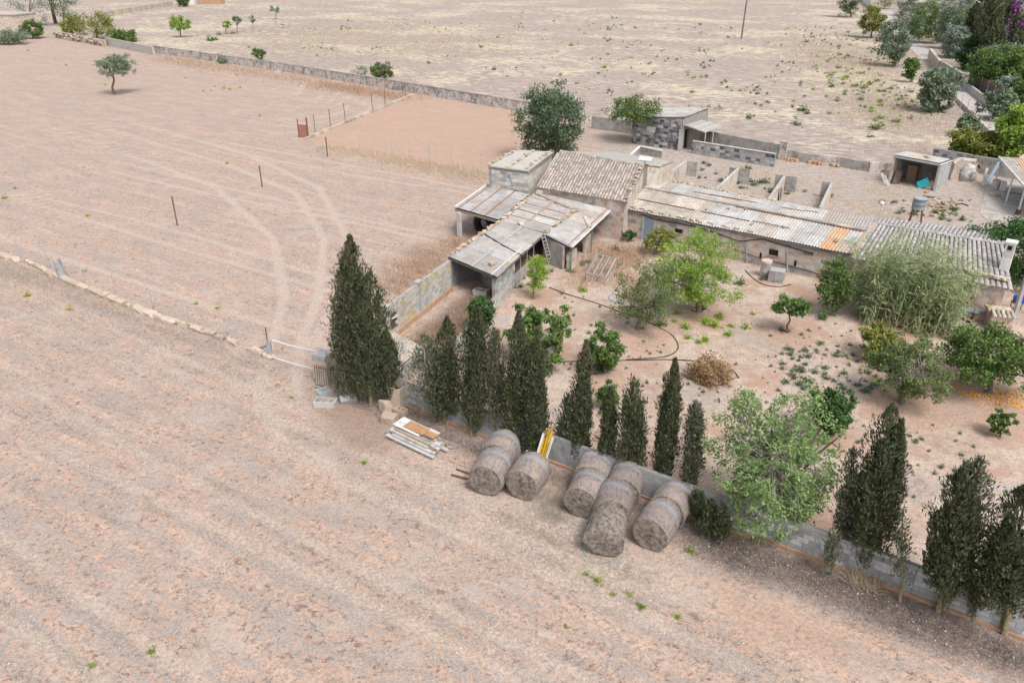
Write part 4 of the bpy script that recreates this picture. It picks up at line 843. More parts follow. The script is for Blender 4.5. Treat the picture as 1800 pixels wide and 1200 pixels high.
solo(MB().box(P(1760,334)+Vector((0,0,.4)), .5, .5, .8, R(-15)), 'white_box', M['white'], P(1760,334), 'white enamel box standing next to the pale drum', 'box')
solo(MB().lathe(P(1746,344), [(.3,0),(.34,.1),(.34,.3),(.28,.3),(.27,.12)], 14), 'tub', M['limestone'], P(1746,344), 'low round pinkish tub on the broken yard paving', 'tub')
for x, y, lab in ((1768,352,'concrete block box between two lean-to posts'),(1783,354,'second concrete block box nearer the rusty post base')): open_box('block_box', P(x, y), .8, .6, .7, R(-30), 'conc', lab, 'box')
solo(MB().beam(P(1735,322), P(1757,285,1.4), .25, .08), 'steel_beam', M['bluesteel'], P(1735,322), 'blue-grey steel beam leaning against the yard wall', 'beam')
solo(MB().beam(P(1726,328), P(1730,322)+Vector((.1,.3,1.3)), .22, .18), 'concrete_post', M['paleconc'], P(1726,328), 'concrete post leaning on the wall next to the oven', 'post')
# ---- water tank on legs
wt = P(1607,396); tk = empty('water_tank', wt, 'grey-blue round water tank on rusty legs behind the barn', 'tank')
wz = 1.35; MB().lathe(wt+Vector((0,0,wz)), [(.5,0),(.52,.03),(.5,.06),(.5,.4),(.52,.42),(.5,.44),(.5,.78),(.53,.8),(.53,.84),(.45,.86),(.1,.87)], 24).build('tank', M['tankblue'], tk, True)
MB().lathe(wt+Vector((0,0,wz+.84)), [(.46,0),(.46,.04),(.2,.07)], 20).build('lid', M['galv'], tk)
for i in range(4):
    a_ = R(20+90*i); MB().beam(wt+Vector((math.cos(a_)*.62, math.sin(a_)*.62, 0)), wt+Vector((math.cos(a_)*.45, math.sin(a_)*.45, wz)), .09).build('leg', M['rust'], tk)
MB().lathe(wt+Vector((0,0,wz-.2)), [(.12,0),(.14,.2)], 10).build('outlet', M['rust'], tk)
lp = P(1543,393); lm = empty('yard_lamp', lp, 'small white globe lamp on a thin pole behind the barn', 'lamp'); MB().tube([lp, lp+Vector((0,0,1.5))], .03, 6).build('pole', M['galv'], lm); MB().lathe(lp+Vector((0,0,1.5)), [(.05,0),(.17,.08),(.2,.18),(.15,.3),(.03,.34)], 12).build('globe', M['white'], lm, True)
# ---- panel on the gable
sp_ = gf_[2]+Vector((.2,.3,-.3)); sp = empty('solar_panel', sp_, 'small solar panel on a tall pole at the gable end', 'panel')
MB().tube([dn(sp_,2.2), sp_+Vector((0,0,.75))], .04, 6).build('pole', M['galv'], sp); tp_ = MB().box(sp_+Vector((0,0,.8)), 1.0, .5, .05, R(-25), Matrix.Rotation(R(25),3,'X')).build('panel', M['glass'], sp)
MB().box(sp_+Vector((0,.02,.765)), 1.06, .56, .04, R(-25), Matrix.Rotation(R(25),3,'X')).build('frame', M['galv'], tp_); MB().beam(sp_+Vector((0,0,.3)), sp_+Vector((-.3,0,.75)), .03).build('brace', M['galv'], sp)

# ---- perimeter block wall along the cypresses
wp = [P(*q) for q in WALLLINE]; pw = empty('perimeter_wall', wp[0], 'long grey concrete block wall running behind the cypress row', 'wall'); nb_ = 0
for i in range(len(wp)-1):
    a_, b_ = wp[i], wp[i+1]; hh = 1.35 if i < 3 else 1.3; wl = wall(pw, 'core', a_, b_, hh, hh, .17, 'mortar'); wall(pw, 'footing', a_, b_, .16, .16, .34, 'footing')
    if i >= 2: nb_ += len(blocks(pw, a_, b_, .16, hh, hh, .17, .42, .2, ['block','block','conc'], proud=.006, maxn=300-nb_))
    else:
        L_ = (b_-a_).length; u_ = (b_-a_).normalized(); an = math.atan2(u_.y, u_.x); mbs = {'block': MB(), 'conc': MB()}
        for cz in range(6):
            x_ = -.21*(cz % 2)
            while x_ < L_-.05:
                x0_, x1_ = max(0, x_), min(L_, x_+.42); x_ += .42
                mbs[rnd.choice(['block','block','conc'])].box(a_+u_*((x0_+x1_)/2)+Vector((0,0,.26+.198*cz)), x1_-x0_-.02, .182+rnd.uniform(-.004,.01), .18, an)
        for k_, m_ in mbs.items(): tag(m_.build('block_courses', M[k_], pw), kind='stuff')
# ---- far walls
FW = [(272,87),(340,97),(500,120),(730,158),(905,188),(1000,204)]
fp = [P(x, y+6) for x, y in FW]; fwl = empty('field_wall', fp[0], 'long peeling plaster wall between the ploughed and fallow fields', 'wall')
for i in range(len(fp)-1):
    wall(fwl, 'section', fp[i], fp[i+1], 1.35, 1.35, .35, 'farwall', rough=.04, n=int((fp[i+1]-fp[i]).length/2))
    MB().beam(fp[i]+Vector((0,0,1.36)), fp[i+1]+Vector((0,0,1.36)), .42, .06).build('coping', M['greywall'], fwl)
thing_wall('pale_field_wall', P(188,80), P(271,97), 1.7, 1.6, .3, 'paleconc', 'smooth pale grey wall joining the rubble wall to the plaster wall', .02)
thing_wall('grey_field_wall', P(1040,226), P(1114,236), 1.5, 1.5, .25, 'greywall', 'grey rendered wall between the big oak and the stone hut', .02)
rb0, rb1 = P(100,66), P(186,82); rw = empty('rubble_wall', rb0, 'broken rubble stone wall below the yellowish hedge', 'wall'); wall(rw, 'core', rb0, rb1, 1.5, 1.3, .5, 'rubble', rough=.2)
for i in range(70):
    p = rb0.lerp(rb1, rnd.random())+Vector((-.3,-.35,0)); rock(p+Vector((0,0,rnd.uniform(.1,1.4))), (rnd.uniform(.5,.9), .35, rnd.uniform(.3,.5)), 'rubble', rw, ang=R(-40))
thing_wall('roadside_wall', P(170,33), P(303,10), 1.6, 1.6, .6, 'rubble', 'long dry-stone wall across the fallow field by the small sheds', .12)
sw = empty('cream_house', P(-30,60), 'cream plaster house corner among the trees', 'house'); MB().box(P(-30,60)+Vector((0,5,2.2)), 20, 8, 4.4, R(-10)).build('wall', M['cream'], sw); MB().box(P(-30,60)+Vector((0,5,4.45)), 20.4, 8.4, .25, R(-10)).build('roof', M['tile'], sw)
sh_ = P(350,8); for_ = empty('tool_shed', sh_, 'tiny white shed by the far dry-stone wall', 'shed'); MB().box(sh_+Vector((-4,2,1.2)), 5, 4, 2.4, R(-5)).build('wall', M['white'], for_); MB().box(sh_+Vector((4,2,1.0)), 9, 3, 2.0, R(-5)).build('annex', M['footing'], for_); MB().box(sh_+Vector((-4,2,2.45)), 5.4, 4.4, .12, R(-5)).build('roof', M['conc'], for_)
# lane walls
thing_wall('lane_field_wall', P(1752,250), P(1672,168), .55, .55, .3, 'plaster', 'low kerb wall along the field edge of the lane', .05)
thing_wall('lane_garden_wall', P(1648,128), P(1632,105), 2.0, 2.0, .5, 'cream', 'curved cream wall at the bend of the lane', .05)
thing_wall('lane_garden_wall', P(1690,152), P(1650,128), 1.9, 2.0, .5, 'greywall', 'grey retaining wall beside the lane under the cypresses', .05)
thing_wall('lane_garden_wall', P(1768,214), P(1692,152), 1.0, 1.0, .3, 'paleconc', 'pale low wall beneath the brown mesh fence', .03)
bf0, bf1 = P(1782,212), P(1700,150); bfn = empty('mesh_fence', bf0, 'brown shade-mesh fence above the pale lane wall', 'fence')
M['mesh'] = surf('brown_shade_mesh', [(.3,(.09,.06,.06)),(.7,(.15,.1,.1))], 2); wall(bfn, 'mesh', bf0+Vector((.2,.2,0)), bf1+Vector((.2,.2,0)), 2.3, 2.3, .04, 'mesh')
for i in range(8): p = bf0.lerp(bf1, i/7)+Vector((.1,.1,0)); MB().tube([p, p+Vector((0,0,2.4))], .05, 6).build('post', M['galv'], bfn)
lf = empty('lane_wire_fence', P(1752,250), 'thin wire fence posts along the lane', 'fence'); l0, l1 = P(1748,252), P(1660,165)
for i in range(9): p = l0.lerp(l1, i/8); MB().tube([p, p+Vector((0,0,2.0))], .035, 5).build('post', M['galv'], lf)
for z in (.7, 1.3, 1.9): MB().tube([l0+Vector((0,0,z)), l1+Vector((0,0,z))], .008, 4).build('wire', M['galv'], lf)
rh = P(1648,32); rhs = empty('roadside_house', rh, 'house with a brown tiled hip roof among the trees', 'house'); MB().box(rh+Vector((-2,6,2)), 12, 8, 4, R(-30)).build('wall', M['cream'], rhs)
MB().hexa([rh+Matrix.Rotation(R(-30),3,'Z') @ Vector((x_, y_, 4))+Vector((-2,6,0)) for x_, y_ in ((-6.6,-4.6),(6.6,-4.6),(6.6,4.6),(-6.6,4.6))], [rh+Matrix.Rotation(R(-30),3,'Z') @ Vector((x_, y_, 6))+Vector((-2,6,0)) for x_, y_ in ((-3,-.2),(3,-.2),(3,.2),(-3,.2))]).build('roof', M['tile'], rhs)
wg = P(1528,14); thing_wall('white_gate_wall', wg, P(1514,2), 3.0, 3.0, .3, 'white', 'white wall pier at the far end of the lane', .0)
# ---- left low stone wall
LW = [P(*q) for q in ((-40,440),(60,468),(120,497),(175,518),(290,565),(380,592),(480,632))]
lwl = empty('low_stone_wall', LW[2], 'low broken stone kerb wall dividing the two ploughed fields', 'wall')
for i in range(len(LW)-1):
    L_ = (LW[i+1]-LW[i]).length; n_ = max(2, int(L_/.95)); an = math.atan2(LW[i+1].y-LW[i].y, LW[i+1].x-LW[i].x)
    for k in range(n_):
        if rnd.random() < .06: continue
        c_ = LW[i].lerp(LW[i+1], (k+.5)/n_)+Vector((rnd.uniform(-.05,.05), rnd.uniform(-.05,.05), .07)); rock(c_, (L_/n_*1.12, rnd.uniform(.34,.55), rnd.uniform(.3,.46)), rnd.choice(['limestone','limestone','ochrestone']), lwl, ang=an).rotation_euler.z = an+rnd.uniform(-.04,.04)
# paddock kerb and fences
K0, K1 = P(536,247), P(727,168); kb = empty('paddock_kerb', K0, 'low pale kerb wall climbing along the fenced paddock', 'wall')
for i in range(30): 
    p, q = K0.lerp(K1, i/30), K0.lerp(K1, (i+1)/30); MB().beam(p+Vector((0,0,.12+rnd.uniform(-.04,.04))), q+Vector((0,0,.12+rnd.uniform(-.04,.04))), .35, .34).build('stone', M['rubble'], kb)
def fence(name, pts, h, mat, label, wires=3, wmat='rust', r=.04):
    f_ = empty(name, pts[0], label, 'fence')
    for p in pts: MB().tube([p, p+Vector((rnd.uniform(-.04,.04), rnd.uniform(-.04,.04), h*rnd.uniform(.95,1.05)))], r, 6).build('post', M[mat], f_)
    for k in range(wires):
        z = h*(.3+.65*k/max(1, wires-1)); MB().tube([p+Vector((0,0,z)) for p in pts], .006, 3).build('wire', M[wmat], f_)
    return f_
fence('paddock_fence', [P(*q) for q in ((554,233),(581,223),(607,213),(655,194),(677,184),(713,171))], 2.1, 'rust', 'rusty post and wire fence along the paddock kerb', 3)
fence('paddock_fence', [P(*q) for q in ((633,265),(665,272),(690,276),(721,281),(755,288),(795,297),(846,303))], 1.9, 'galv', 'grey post and wire fence in dry grass along the near side of the paddock', 3, 'galv')
fence('yard_wall_fence', [P(x, y) for x, y in ((1384,250),(1419,256),(1456,262),(1493,270),(1530,276))], 2.2, 'galv', 'thin posts standing behind the crumbling yard wall', 2, 'galv', .025)
fence('kerb_fence', [P(*q) for q in ((34,452),(87,472),(147,497),(204,520),(270,545),(335,567),(404,592))], 1.5, 'galv', 'thin leaning stakes and wire beside the low stone wall', 2, 'galv', .03)
gt = empty('paddock_gate', P(543,245), 'rusty mesh gate between iron posts at the paddock corner', 'gate')
g0, g1 = P(526,242), P(542,243)
MB().tube([g0, g0+Vector((0,0,2.1))], .06, 6).build('post', M['rust'], gt); MB().box(g1+Vector((0,0,1.15)), .16, .16, 2.3, .3).build('post', M['rust'], gt); MB().hexa([g0+Vector((0,0,.1)), g1+Vector((0,0,.1)), g1+Vector((0,0,1.5)), g0+Vector((0,0,1.5))], [g0+Vector((0,.03,.1)), g1+Vector((0,.03,.1)), g1+Vector((0,.03,1.5)), g0+Vector((0,.03,1.5))]).build('mesh', M['redbatten'], gt)
for (x, y, h_, lab) in ((576,276,2.0,'rusty iron post standing by the paddock corner'),(461,329,1.9,'rusty iron post alone in the ploughed field near the paddock'),(312,397,2.3,'tall rusty iron post alone in the ploughed field')):
    p = P(x, y); r_ = empty('iron_post', p, lab, 'post'); MB().box(p+Vector((0,0,h_/2)), .1, .1, h_, .4).build('post', M['rust'], r_); MB().box(p+Vector((0,0,h_+.02)), .16, .16, .05, .4).build('cap', M['rust'], r_)
p = P(112,489); st = empty('wooden_stump', p, 'grey split tree stump standing at the low stone wall', 'stump'); MB().tube([p+Vector((0,0,-.1)), p+Vector((-.05,0,.5)), p+Vector((-.12,0,1.0)), p+Vector((-.16,0,1.25))], [.34,.27,.25,.22], 9).build('trunk', M['conc'], st)
MB().tube([p+Vector((-.2,0,1.1)), p+Vector((-.34,.05,1.45))], [.14,.05], 6).build('split_limb', M['conc'], st); MB().tube([p+Vector((.0,0,1.1)), p+Vector((.08,-.05,1.5))], [.12,.04], 6).build('split_limb', M['conc'], st)
p = P(476,628); cp_ = empty('corner_post', p, 'concrete corner post with slanting brace at the end of the low wall', 'post'); MB().box(p+Vector((0,0,.5)), .22, .22, 1.0).build('post', M['conc'], cp_); MB().tube([p+Vector((-.05,0,1.0)), p+Vector((-.05,0,1.8))], .03, 6).build('stake', M['rust'], cp_); MB().beam(p+Vector((-.1,.05,.7)), P(455,613), .12).build('brace', M['bluesteel'], cp_)
# pillar with iron grille
p = P(573,672); pi_ = empty('stone_pillar', p, 'weathered stone gate pillar with iron bars beside the tallest cypress', 'pillar')
for k in range(5): MB().box(p+Vector((rnd.uniform(-.03,.03), .0, .18+k*.34)), .8+rnd.uniform(-.05,.05), .7, .33, R(-25)).build('stone', M['cream' if k < 4 else 'stoneblock'], pi_)
gl = empty('iron_grille', P(571,680), 'rusty iron grille leaning on the stone gate pillar', 'grille'); q = P(571,682)
for i in range(8): MB().tube([q+Vector((-.45+.12*i, -.05*i, 0)), q+Vector((-.45+.12*i, .25-.05*i, 1.25))], .014, 5).build('bar', M['rust'], gl)
for z in (.2, 1.1): MB().tube([q+Vector((-.47,.2*z,z)), q+Vector((.42,.2*z-.36,z))], .016, 5).build('cross_bar', M['rust'], gl)
solo(MB().tube([P(478,597,.95), P(510,607,.8), P(560,618,1.0)], .03, 6), 'rope', M['rope'], P(478,597,.9), 'upper white rope strung between corner post and pillar', 'rope')
solo(MB().tube([P(483,629,.35), P(520,640,.3), P(560,650,.45)], .025, 6), 'rope', M['rope'], P(483,629,.3), 'lower white rope strung between corner post and pillar', 'rope')
open_box('cell_trough', P(573,712), 1.05, .55, .3, R(-6), 'paleconc', 'three-cell concrete trough on the ground by the pillar', 'trough', 3)
open_box('sink_unit', P(570,692), .7, .5, .25, R(35), 'galv', 'grey two-bowl sink unit lying near the pillar', 'sink', 2)
MBs = MB().box(P(613,708)+Vector((0,0,.2)), .8, .4, .3, R(20), Matrix.Rotation(R(20),3,'X')); solo(MBs, 'broken_slab', M['conc'], P(613,708), 'broken concrete lump lying under the tallest cypress', 'slab')
solo(MB().tube([P(553,678,.1), P(572,684,.15)], .03, 6), 'pipe', M['galv'], P(560,680), 'short grey pipe lying at the foot of the pillar', 'pipe')
rock(P(679,722)+Vector((0,0,.3)), (.5,.5,.6), 'limestone', None, 'upright pale boulder by the plank pile', 'stone', None, 'boulder'); rock(P(684,744)+Vector((0,0,.25)), (.75,.5,.5), 'limestone', None, 'long pale boulder touching the plank pile', 'stone', None, 'boulder', R(-25))
rock(P(690,722)+Vector((0,0,.15)), (.3,.25,.3), 'footing', None, 'small red brick lump between boulder and terracotta block', 'stone', None, 'brick_lump')
open_box('terracotta_flue', P(700,716), .7, .6, 1.2, R(-30), 'limestone', 'broken pinkish terracotta flue leaning under the cypresses', 'flue', 1)
open_box('hollow_block', P(705,728), .6, .35, .3, R(-30), 'limestone', 'hollow pink block lying beside the terracotta flue', 'block', 2)
# ---- plank pile
q = P(735,778); pp = math.atan2((P(780,795)-P(695,755)).y, (P(780,795)-P(695,755)).x); D_ = Vector((math.cos(pp), math.sin(pp), 0)); S_ = Vector((-D_.y, D_.x, 0))
for i in range(2): solo(MB().beam(q+D_*(-.8+1.7*i)-S_*.65+Vector((0,0,.06)), q+D_*(-.8+1.7*i)+S_*.65+Vector((0,0,.06)), .14, .12), 'bearer', M['wood'], q, 'wooden bearer under the pile of planks', 'plank', 'bearers under the plank pile')
for lay in range(4):
    for k in range(7-lay):
        off = S_*((k-(6-lay)/2)*.19) + D_*rnd.uniform(-.2,.2) + Vector((0,0,.17+lay*.105)); L_ = 2.9-.35*lay*rnd.uniform(.6,1.2); a_ = q+off
        solo(MB().box(a_, L_, .165, rnd.uniform(.07,.1), pp+rnd.uniform(-.02,.02)), 'pile_plank', M[rnd.choice(['whiteboard','whiteboard','paleconc','conc','wood'])], a_, 'grey-white plank in the stacked pile beside the boulders', 'plank', 'planks in the pile')
for dx, dy, L_, W_, z, m, lab in ((-.5,.1,1.5,.75,.62,'white','white sheet lying on top of the plank pile'),(-.15,.12,1.15,.55,.665,'brownboard','large brown board on top of the plank pile'),(.75,.1,.5,.36,.67,'brownboard','small orange-brown board on top of the plank pile'),(.6,.38,.6,.3,.62,'whiteboard','small white panel on the far side of the plank pile')):
    c_ = q+D_*dx+S_*dy+Vector((0,0,z)); solo(MB().box(c_, L_, W_, .035, pp+.05, Matrix.Rotation(.05,3,'Y')), 'board', M[m], c_, lab, 'board')
solo(MB().beam(P(770,778,.12), P(795,787,.1), .16, .05), 'plank', M['wood'], P(780,780), 'loose plank end sticking out beyond the pile', 'plank')
for i, (a_, b_) in enumerate((((793,834),(822,841)),((802,824),(826,832)))): solo(MB().tube([P(*a_, .06), P(*b_, .1)], .04, 6), 'rusty_bar', M['rust'], P(*a_), 'rusty bar lying on the soil beside the bales', 'bar', 'rusty bars by the bales')
# ---- hay bales
def bale(px, r, wdt, ang, label, sag=0.0, torn=0.0, m='bale', tilt=0.0):
    """px: centre of the near flat face on the ground plane picture"""
    f0 = P(px[0], px[1], r); ax = Vector((math.cos(ang), math.sin(ang), 0)); root = empty('hay_bale', dn(f0+ax*wdt/2), label, 'hay bale', 'round hay bales by the wall')
    n, mseg = 30, 9; c0 = dn(f0)+Vector((0,0,r)); side = Vector((-ax.y, ax.x, 0)); V = []; F = []
    ph = [rnd.uniform(0, 6) for _ in range(6)]
    def pt(t, a, rr):
        lump = 1+.02*math.sin(3*a+ph[0]+t*2)+.015*math.sin(7*a+ph[1])+.02*math.sin(t*9+ph[2]+a*2)+torn*(.09*math.sin(2*a+ph[3]+t*4)+.06*math.sin(5*a+ph[4]))
        edge = 1-.07*(1-min(1, 4*t*(1-t)*2.2))
        y = math.sin(a)*rr*lump*edge; z = math.cos(a)*rr*lump*edge
        z = z*(1-sag*.3)-sag*.2*rr; y = y*(1+sag*.15)
        return c0+ax*(t*wdt)+side*y+Vector((0,0,max(z, -r*.985)))
    for i in range(mseg+1):
        for k in range(n): V.append(pt(i/mseg, 2*math.pi*k/n, r))
    for i in range(mseg):
        for k in range(n): k2 = (k+1) % n; F.append([i*n+k, i*n+k2, (i+1)*n+k2, (i+1)*n+k])
    mb = MB(); mb.v = V; mb.f = F; b_ = mb.build('wrapped_side', M[m], root, True)
    q_ = Vector((0,0,1)).rotation_difference(ax) if False else None
    # give the side its own axis-aligned frame so the wrap bands follow the bale
    me = b_.data; rot = Matrix((side, Vector((0,0,1)).cross(side)*-1, ax)) if False else None
    fr = Matrix((Vector((0,0,1)), side, ax)).transposed(); inv = fr.inverted(); cc = c0+ax*wdt/2-org(root)
    for v in me.vertices: v.co = inv @ (v.co-cc)
    mw = fr.to_4x4(); mw.translation = cc; b_.matrix_local = mw
    for t, sgn in ((0, -1), (1, 1)):
        mb = MB(); ring = [1.0, .93, .8, .62, .45, .28, .14, .03]
        for j, rr in enumerate(ring):
            for k in range(n):
                p = pt(t, 2*math.pi*k/n, r*rr); dd = .045*(1-rr)+(.03*math.sin(rr*34+.9*2*math.pi*k/n) if 0 < j else 0)*.7+rnd.uniform(-.012,.012)*(j > 0); mb.v.append(p+ax*sgn*dd)
        for j in range(len(ring)-1):
            for k in range(n): k2 = (k+1) % n; q4 = [j*n+k, j*n+k2, (j+1)*n+k2, (j+1)*n+k]; mb.f.append(q4 if sgn > 0 else q4[::-1])
        mb.f.append([(len(ring)-1)*n+k for k in range(n)]); mb.build('flat_face', M['hay'], root, True)
    # loose straw ends
    nn = 420; aa = rng.uniform(0, 2*np.pi, nn); tt = np.where(rng.random(nn) < .5, rng.uniform(0,.08,nn), rng.uniform(0,1,nn))
    pts = np.array([pt(t_, a_, r*1.0) for t_, a_ in zip(tt, aa)]); dr_ = rng.normal(size=(nn,3))*.7+np.array(ax)*rng.normal(size=(nn,1)); v, f = leafq(pts-np.array(org(root)), dr_, rng.uniform(.08,.22,nn), .012)
    tag(link(bpy.data.objects.new('loose_straw', npmesh('loose_straw', v, f, M['drygrass'])), root), kind='stuff')
BA = R(70)
bale((852,845), .74, 1.5, BA, 'net-wrapped hay bale with its round face beside the rusty bars')
bale((871,806), .74, 1.25, BA, 'hay bale tucked behind the one beside the rusty bars, under a cypress')
bale((916,853), .73, 1.5, R(66), 'single hay bale in front of the yellow poles')
bale((1020,884), .72, 1.5, R(68), 'frayed hay bale with dark crumbling face next to the collapsed one', torn=.4)
bale((1037,845), .74, 1.25, R(72), 'bluish banded hay bale behind the frayed one')
bale((1062,953), .70, 1.5, R(78), 'collapsed unwrapped hay bale with sunken face', sag=.35, torn=.8, m='hay')
bale((1073,905), .72, 1.5, R(74), 'torn hay bale in the middle of the row of three', torn=.35)
bale((1092,866), .74, 1.25, R(70), 'hay bale with yellow-stained top at the wall end of the row of three')
bale((1142,940), .73, 1.5, R(60), 'hay bale with pink and white wrap beside the row of three')
bale((1171,900), .75, 1.2, R(60), 'hay bale leaning behind the pink and white wrapped one')
# poles leaning on the wall
for i, (bx_, tx, ty, m, lab) in enumerate(((940,962,752,'yellow','yellow painted pole leaning on the block wall'),(945,967,754,'yellow','yellow painted pole leaning on the block wall'),(949,971,757,'yellow','yellow painted pole leaning on the block wall'),(935,957,757,'white','white pole leaning beside the yellow ones'),(952,972,768,'white','white pole leaning beside the yellow ones'))):
    q_ = P(bx_, 826+i); solo(MB().beam(q_, P(tx, ty, 1.55), .085, .06), 'pole', M[m], q_, lab, 'pole', 'poles leaning on the wall: '+m)
solo(MB().beam(P(924,802), P(930,812)+Vector((0,.2,.5)), .3, .05), 'board', M['paleconc'], P(925,805), 'pale board propped between bale and yellow poles', 'board')
# ---- small garden things
cf = empty('cold_frame', P(1062,490), 'galvanised cold frame of bars standing in russet grass', 'frame')
t4 = [P(1032,480,.55), P(1065,487,.55), P(1083,454,.75), P(1050,447,.75)]
for k in range(4): MB().beam(t4[k], t4[(k+1) % 4], .06).build('rail', M['galv'], cf); MB().beam(dn(t4[k]), t4[k], .05).build('leg', M['galv'], cf)
for u in (.33, .66): MB().beam(t4[0].lerp(t4[1], u), t4[3].lerp(t4[2], u), .05).build('rail', M['galv'], cf)
MB().beam(dn(t4[1], .1), dn(t4[2], .1), .04).build('lower_rail', M['galv'], cf)
lad = empty('ladder', P(970,467), 'aluminium ladder leaning against the shed roof', 'ladder'); f0, f1 = P(965,467), P(972,465); t0, t1 = P(951,412,2.4), P(957,411,2.4)
for f_, t_ in ((f0, t0), (f1, t1)): MB().beam(f_, t_, .05).build('stile', M['galv'], lad)
for i in range(1, 9): MB().beam(f0.lerp(t0, i/9), f1.lerp(t1, i/9), .035).build('rung', M['galv'], lad)
for x, y, x2, y2, lab in ((1074,419,1077,395,'first pale plank leaning on the house wall'),(1081,418,1084,401,'second shorter pale plank leaning on the house wall')): solo(MB().beam(P(x, y), P(x, y)+Vector((.15,.45,1.3 if x < 1078 else 1.0)), .22, .06), 'plank', M['paleconc'], P(x, y), lab, 'plank')
c_ = P(1344,486); cc_ = empty('concrete_column', c_, 'round concrete column stub by the barn wall', 'column'); MB().lathe(c_, [(.36,0),(.35,.5),(.34,1.0),(.36,1.02),(.36,1.12),(.3,1.14)], 18).build('shaft', M['paleconc'], cc_, True); MB().lathe(c_+Vector((0,0,1.12)), [(.37,0),(.36,.06),(.1,.08)], 16).build('cap', M['limestone'], cc_)
open_box('concrete_box', P(1364,494), .95, .75, .75, R(-28), 'conc', 'grey concrete box by the column stub', 'box', 1, Matrix.Rotation(R(180),3,'X') @ Matrix.Translation((0,0,0)).to_3x3() if False else None)
MB().box(P(1364,494)+Vector((0,0,.78)), .97, .77, .06, R(-28)).build('lid', M['conc'], bpy.data.objects['concrete_box'])
# hoses
def hose(name, pts, r, mat, label, closed=False):
    P3 = [P(x, y, .035) for x, y in pts]; o_ = []
    for i in range(len(P3)-1):
        p0, p1, p2, p3 = P3[max(0,i-1)], P3[i], P3[i+1], P3[min(len(P3)-1,i+2)]
        for k in range(6):
            t = k/6; o_.append(.5*((2*p1)+(p2-p0)*t+(2*p0-5*p1+4*p2-p3)*t*t+(3*p1-p0-3*p2+p3)*t**3))
    o_.append(P3[-1]); return solo(MB().tube(o_, r, 6), name, M[mat], P3[0], label, 'hose', smooth=True)
hose('irrigation_hose', [(965,505),(1000,518),(1040,530),(1090,548),(1130,562),(1160,576),(1182,590),(1192,607),(1185,620),(1160,628),(1100,632)], .032, 'black', 'black irrigation hose curling round the tilled tree basin')
hose('irrigation_hose', [(970,636),(1010,635),(1060,634),(1110,633),(1180,632),(1240,636),(1275,645),(1292,655),(1298,664)], .032, 'black', 'black irrigation hose running straight to the dry brush pile')
hose('irrigation_hose', [(1310,475),(1325,490),(1345,501),(1370,504),(1390,500)], .035, 'black', 'black hose looping round the concrete column stub')
hose('blue_hose', [(1100,526),(1085,518),(1074,518),(1071,525),(1080,531),(1095,532)], .035, 'bluehose', 'pale blue hose loop on the garden soil')
hose('twine', [(1060,925),(1030,930),(1010,945),(1025,965),(1035,985),(1055,995),(1085,988),(1100,975)], .012, 'twine', 'turquoise twine trailing round the collapsed bale')
hose('twine', [(1010,915),(1022,918),(1040,920)], .02, 'bluehose', 'blue twine scrap in front of the frayed bale')
hose('yard_hose', [(1672,375),(1678,362),(1690,358),(1702,362)], .05, 'black', 'dark hose bent over the rubble heap in the yard')
# right corner clutter
cz = P(1687,582); ch_ = empty('hose_coil', cz, 'big black hose coil leaning beside the wheelbarrow', 'hose')
for i in range(5): torus(MB(), cz+Vector((rnd.uniform(-.05,.05), 0, .25+.05*i)), .62-.03*i, .045, (rnd.uniform(-.1,.1), -.45, 1), 26, 6).build('loop', M['black'], ch_, True)
wb = P(1661,585); wbr = empty('wheelbarrow', wb, 'old pale wheelbarrow tipped beside the hose coil', 'wheelbarrow'); MB().hexa([wb+Vector((-.25,-.2,.3)), wb+Vector((.4,-.2,.3)), wb+Vector((.4,.2,.3)), wb+Vector((-.25,.2,.3))], [wb+Vector((-.5,-.38,.62)), wb+Vector((.6,-.38,.6)), wb+Vector((.6,.38,.6)), wb+Vector((-.5,.38,.62))]).build('tray', M['paleconc'], wbr)
torus(MB(), wb+Vector((-.55,0,.2)), .15, .05, (0,1,0), 14, 6).build('wheel', M['rubber'], wbr, True)
for s in (-.25, .25): MB().beam(wb+Vector((-.5,s*.3,.22)), wb+Vector((1.0,s*1.2,.5)), .05).build('handle', M['wood'], wbr); MB().beam(wb+Vector((.4,s,.3)), wb+Vector((.45,s,0)), .04).build('leg', M['rust'], wbr)
for x, y, w_, a_, lab in ((1688,556,1.0,-20,'grey lidded box standing against the tiled barn wall'),(1724,563,.8,-35,'grey tilted panel box beside the lidded box')):
    c_ = P(x, y); r_ = empty('utility_box', c_, lab, 'box'); MB().box(c_+Vector((0,0,.25)), w_, .5, .5, R(a_)).build('body', M['wood'], r_); MB().box(c_+Vector((0,-.05,.54)), w_+.1, .62, .07, R(a_), Matrix.Rotation(R(8),3,'X')).build('lid', M['tankblue'], r_)
kn = P(1752,575); kr = empty('dog_kennel', kn, 'small masonry kennel with tile and ochre slab roof at the barn corner', 'kennel'); MB().box(kn+Vector((0,0,.5)), 1.2, 1.1, 1.0, R(-15)).build('wall', M['plaster'], kr); MB().box(kn+Vector((0,.25,1.06)), 1.3, .75, .1, R(-15)).build('slab', M['ochrestone'], kr)
kc = [kn+Matrix.Rotation(R(-15),3,'Z') @ Vector(v) for v in ((-.62,-.75,.92),(.62,-.75,.92),(.62,-.1,1.1),(-.62,-.1,1.1))]; tiles(kr, kc, 5, 1, 'tile', 5)
ct = P(1787,548); ctb = empty('side_table', ct, 'low table holding the blue crate behind the barn corner', 'table'); MB().box(ct+Vector((0,0,.6)), .8, .6, .05, R(-10)).build('top', M['wood'], ctb)
for sx in (-.33, .33):
    for sy in (-.22, .22): MB().beam(ct+Vector((sx,sy,0)), ct+Vector((sx,sy,.6)), .04).build('leg', M['rust'], ctb)
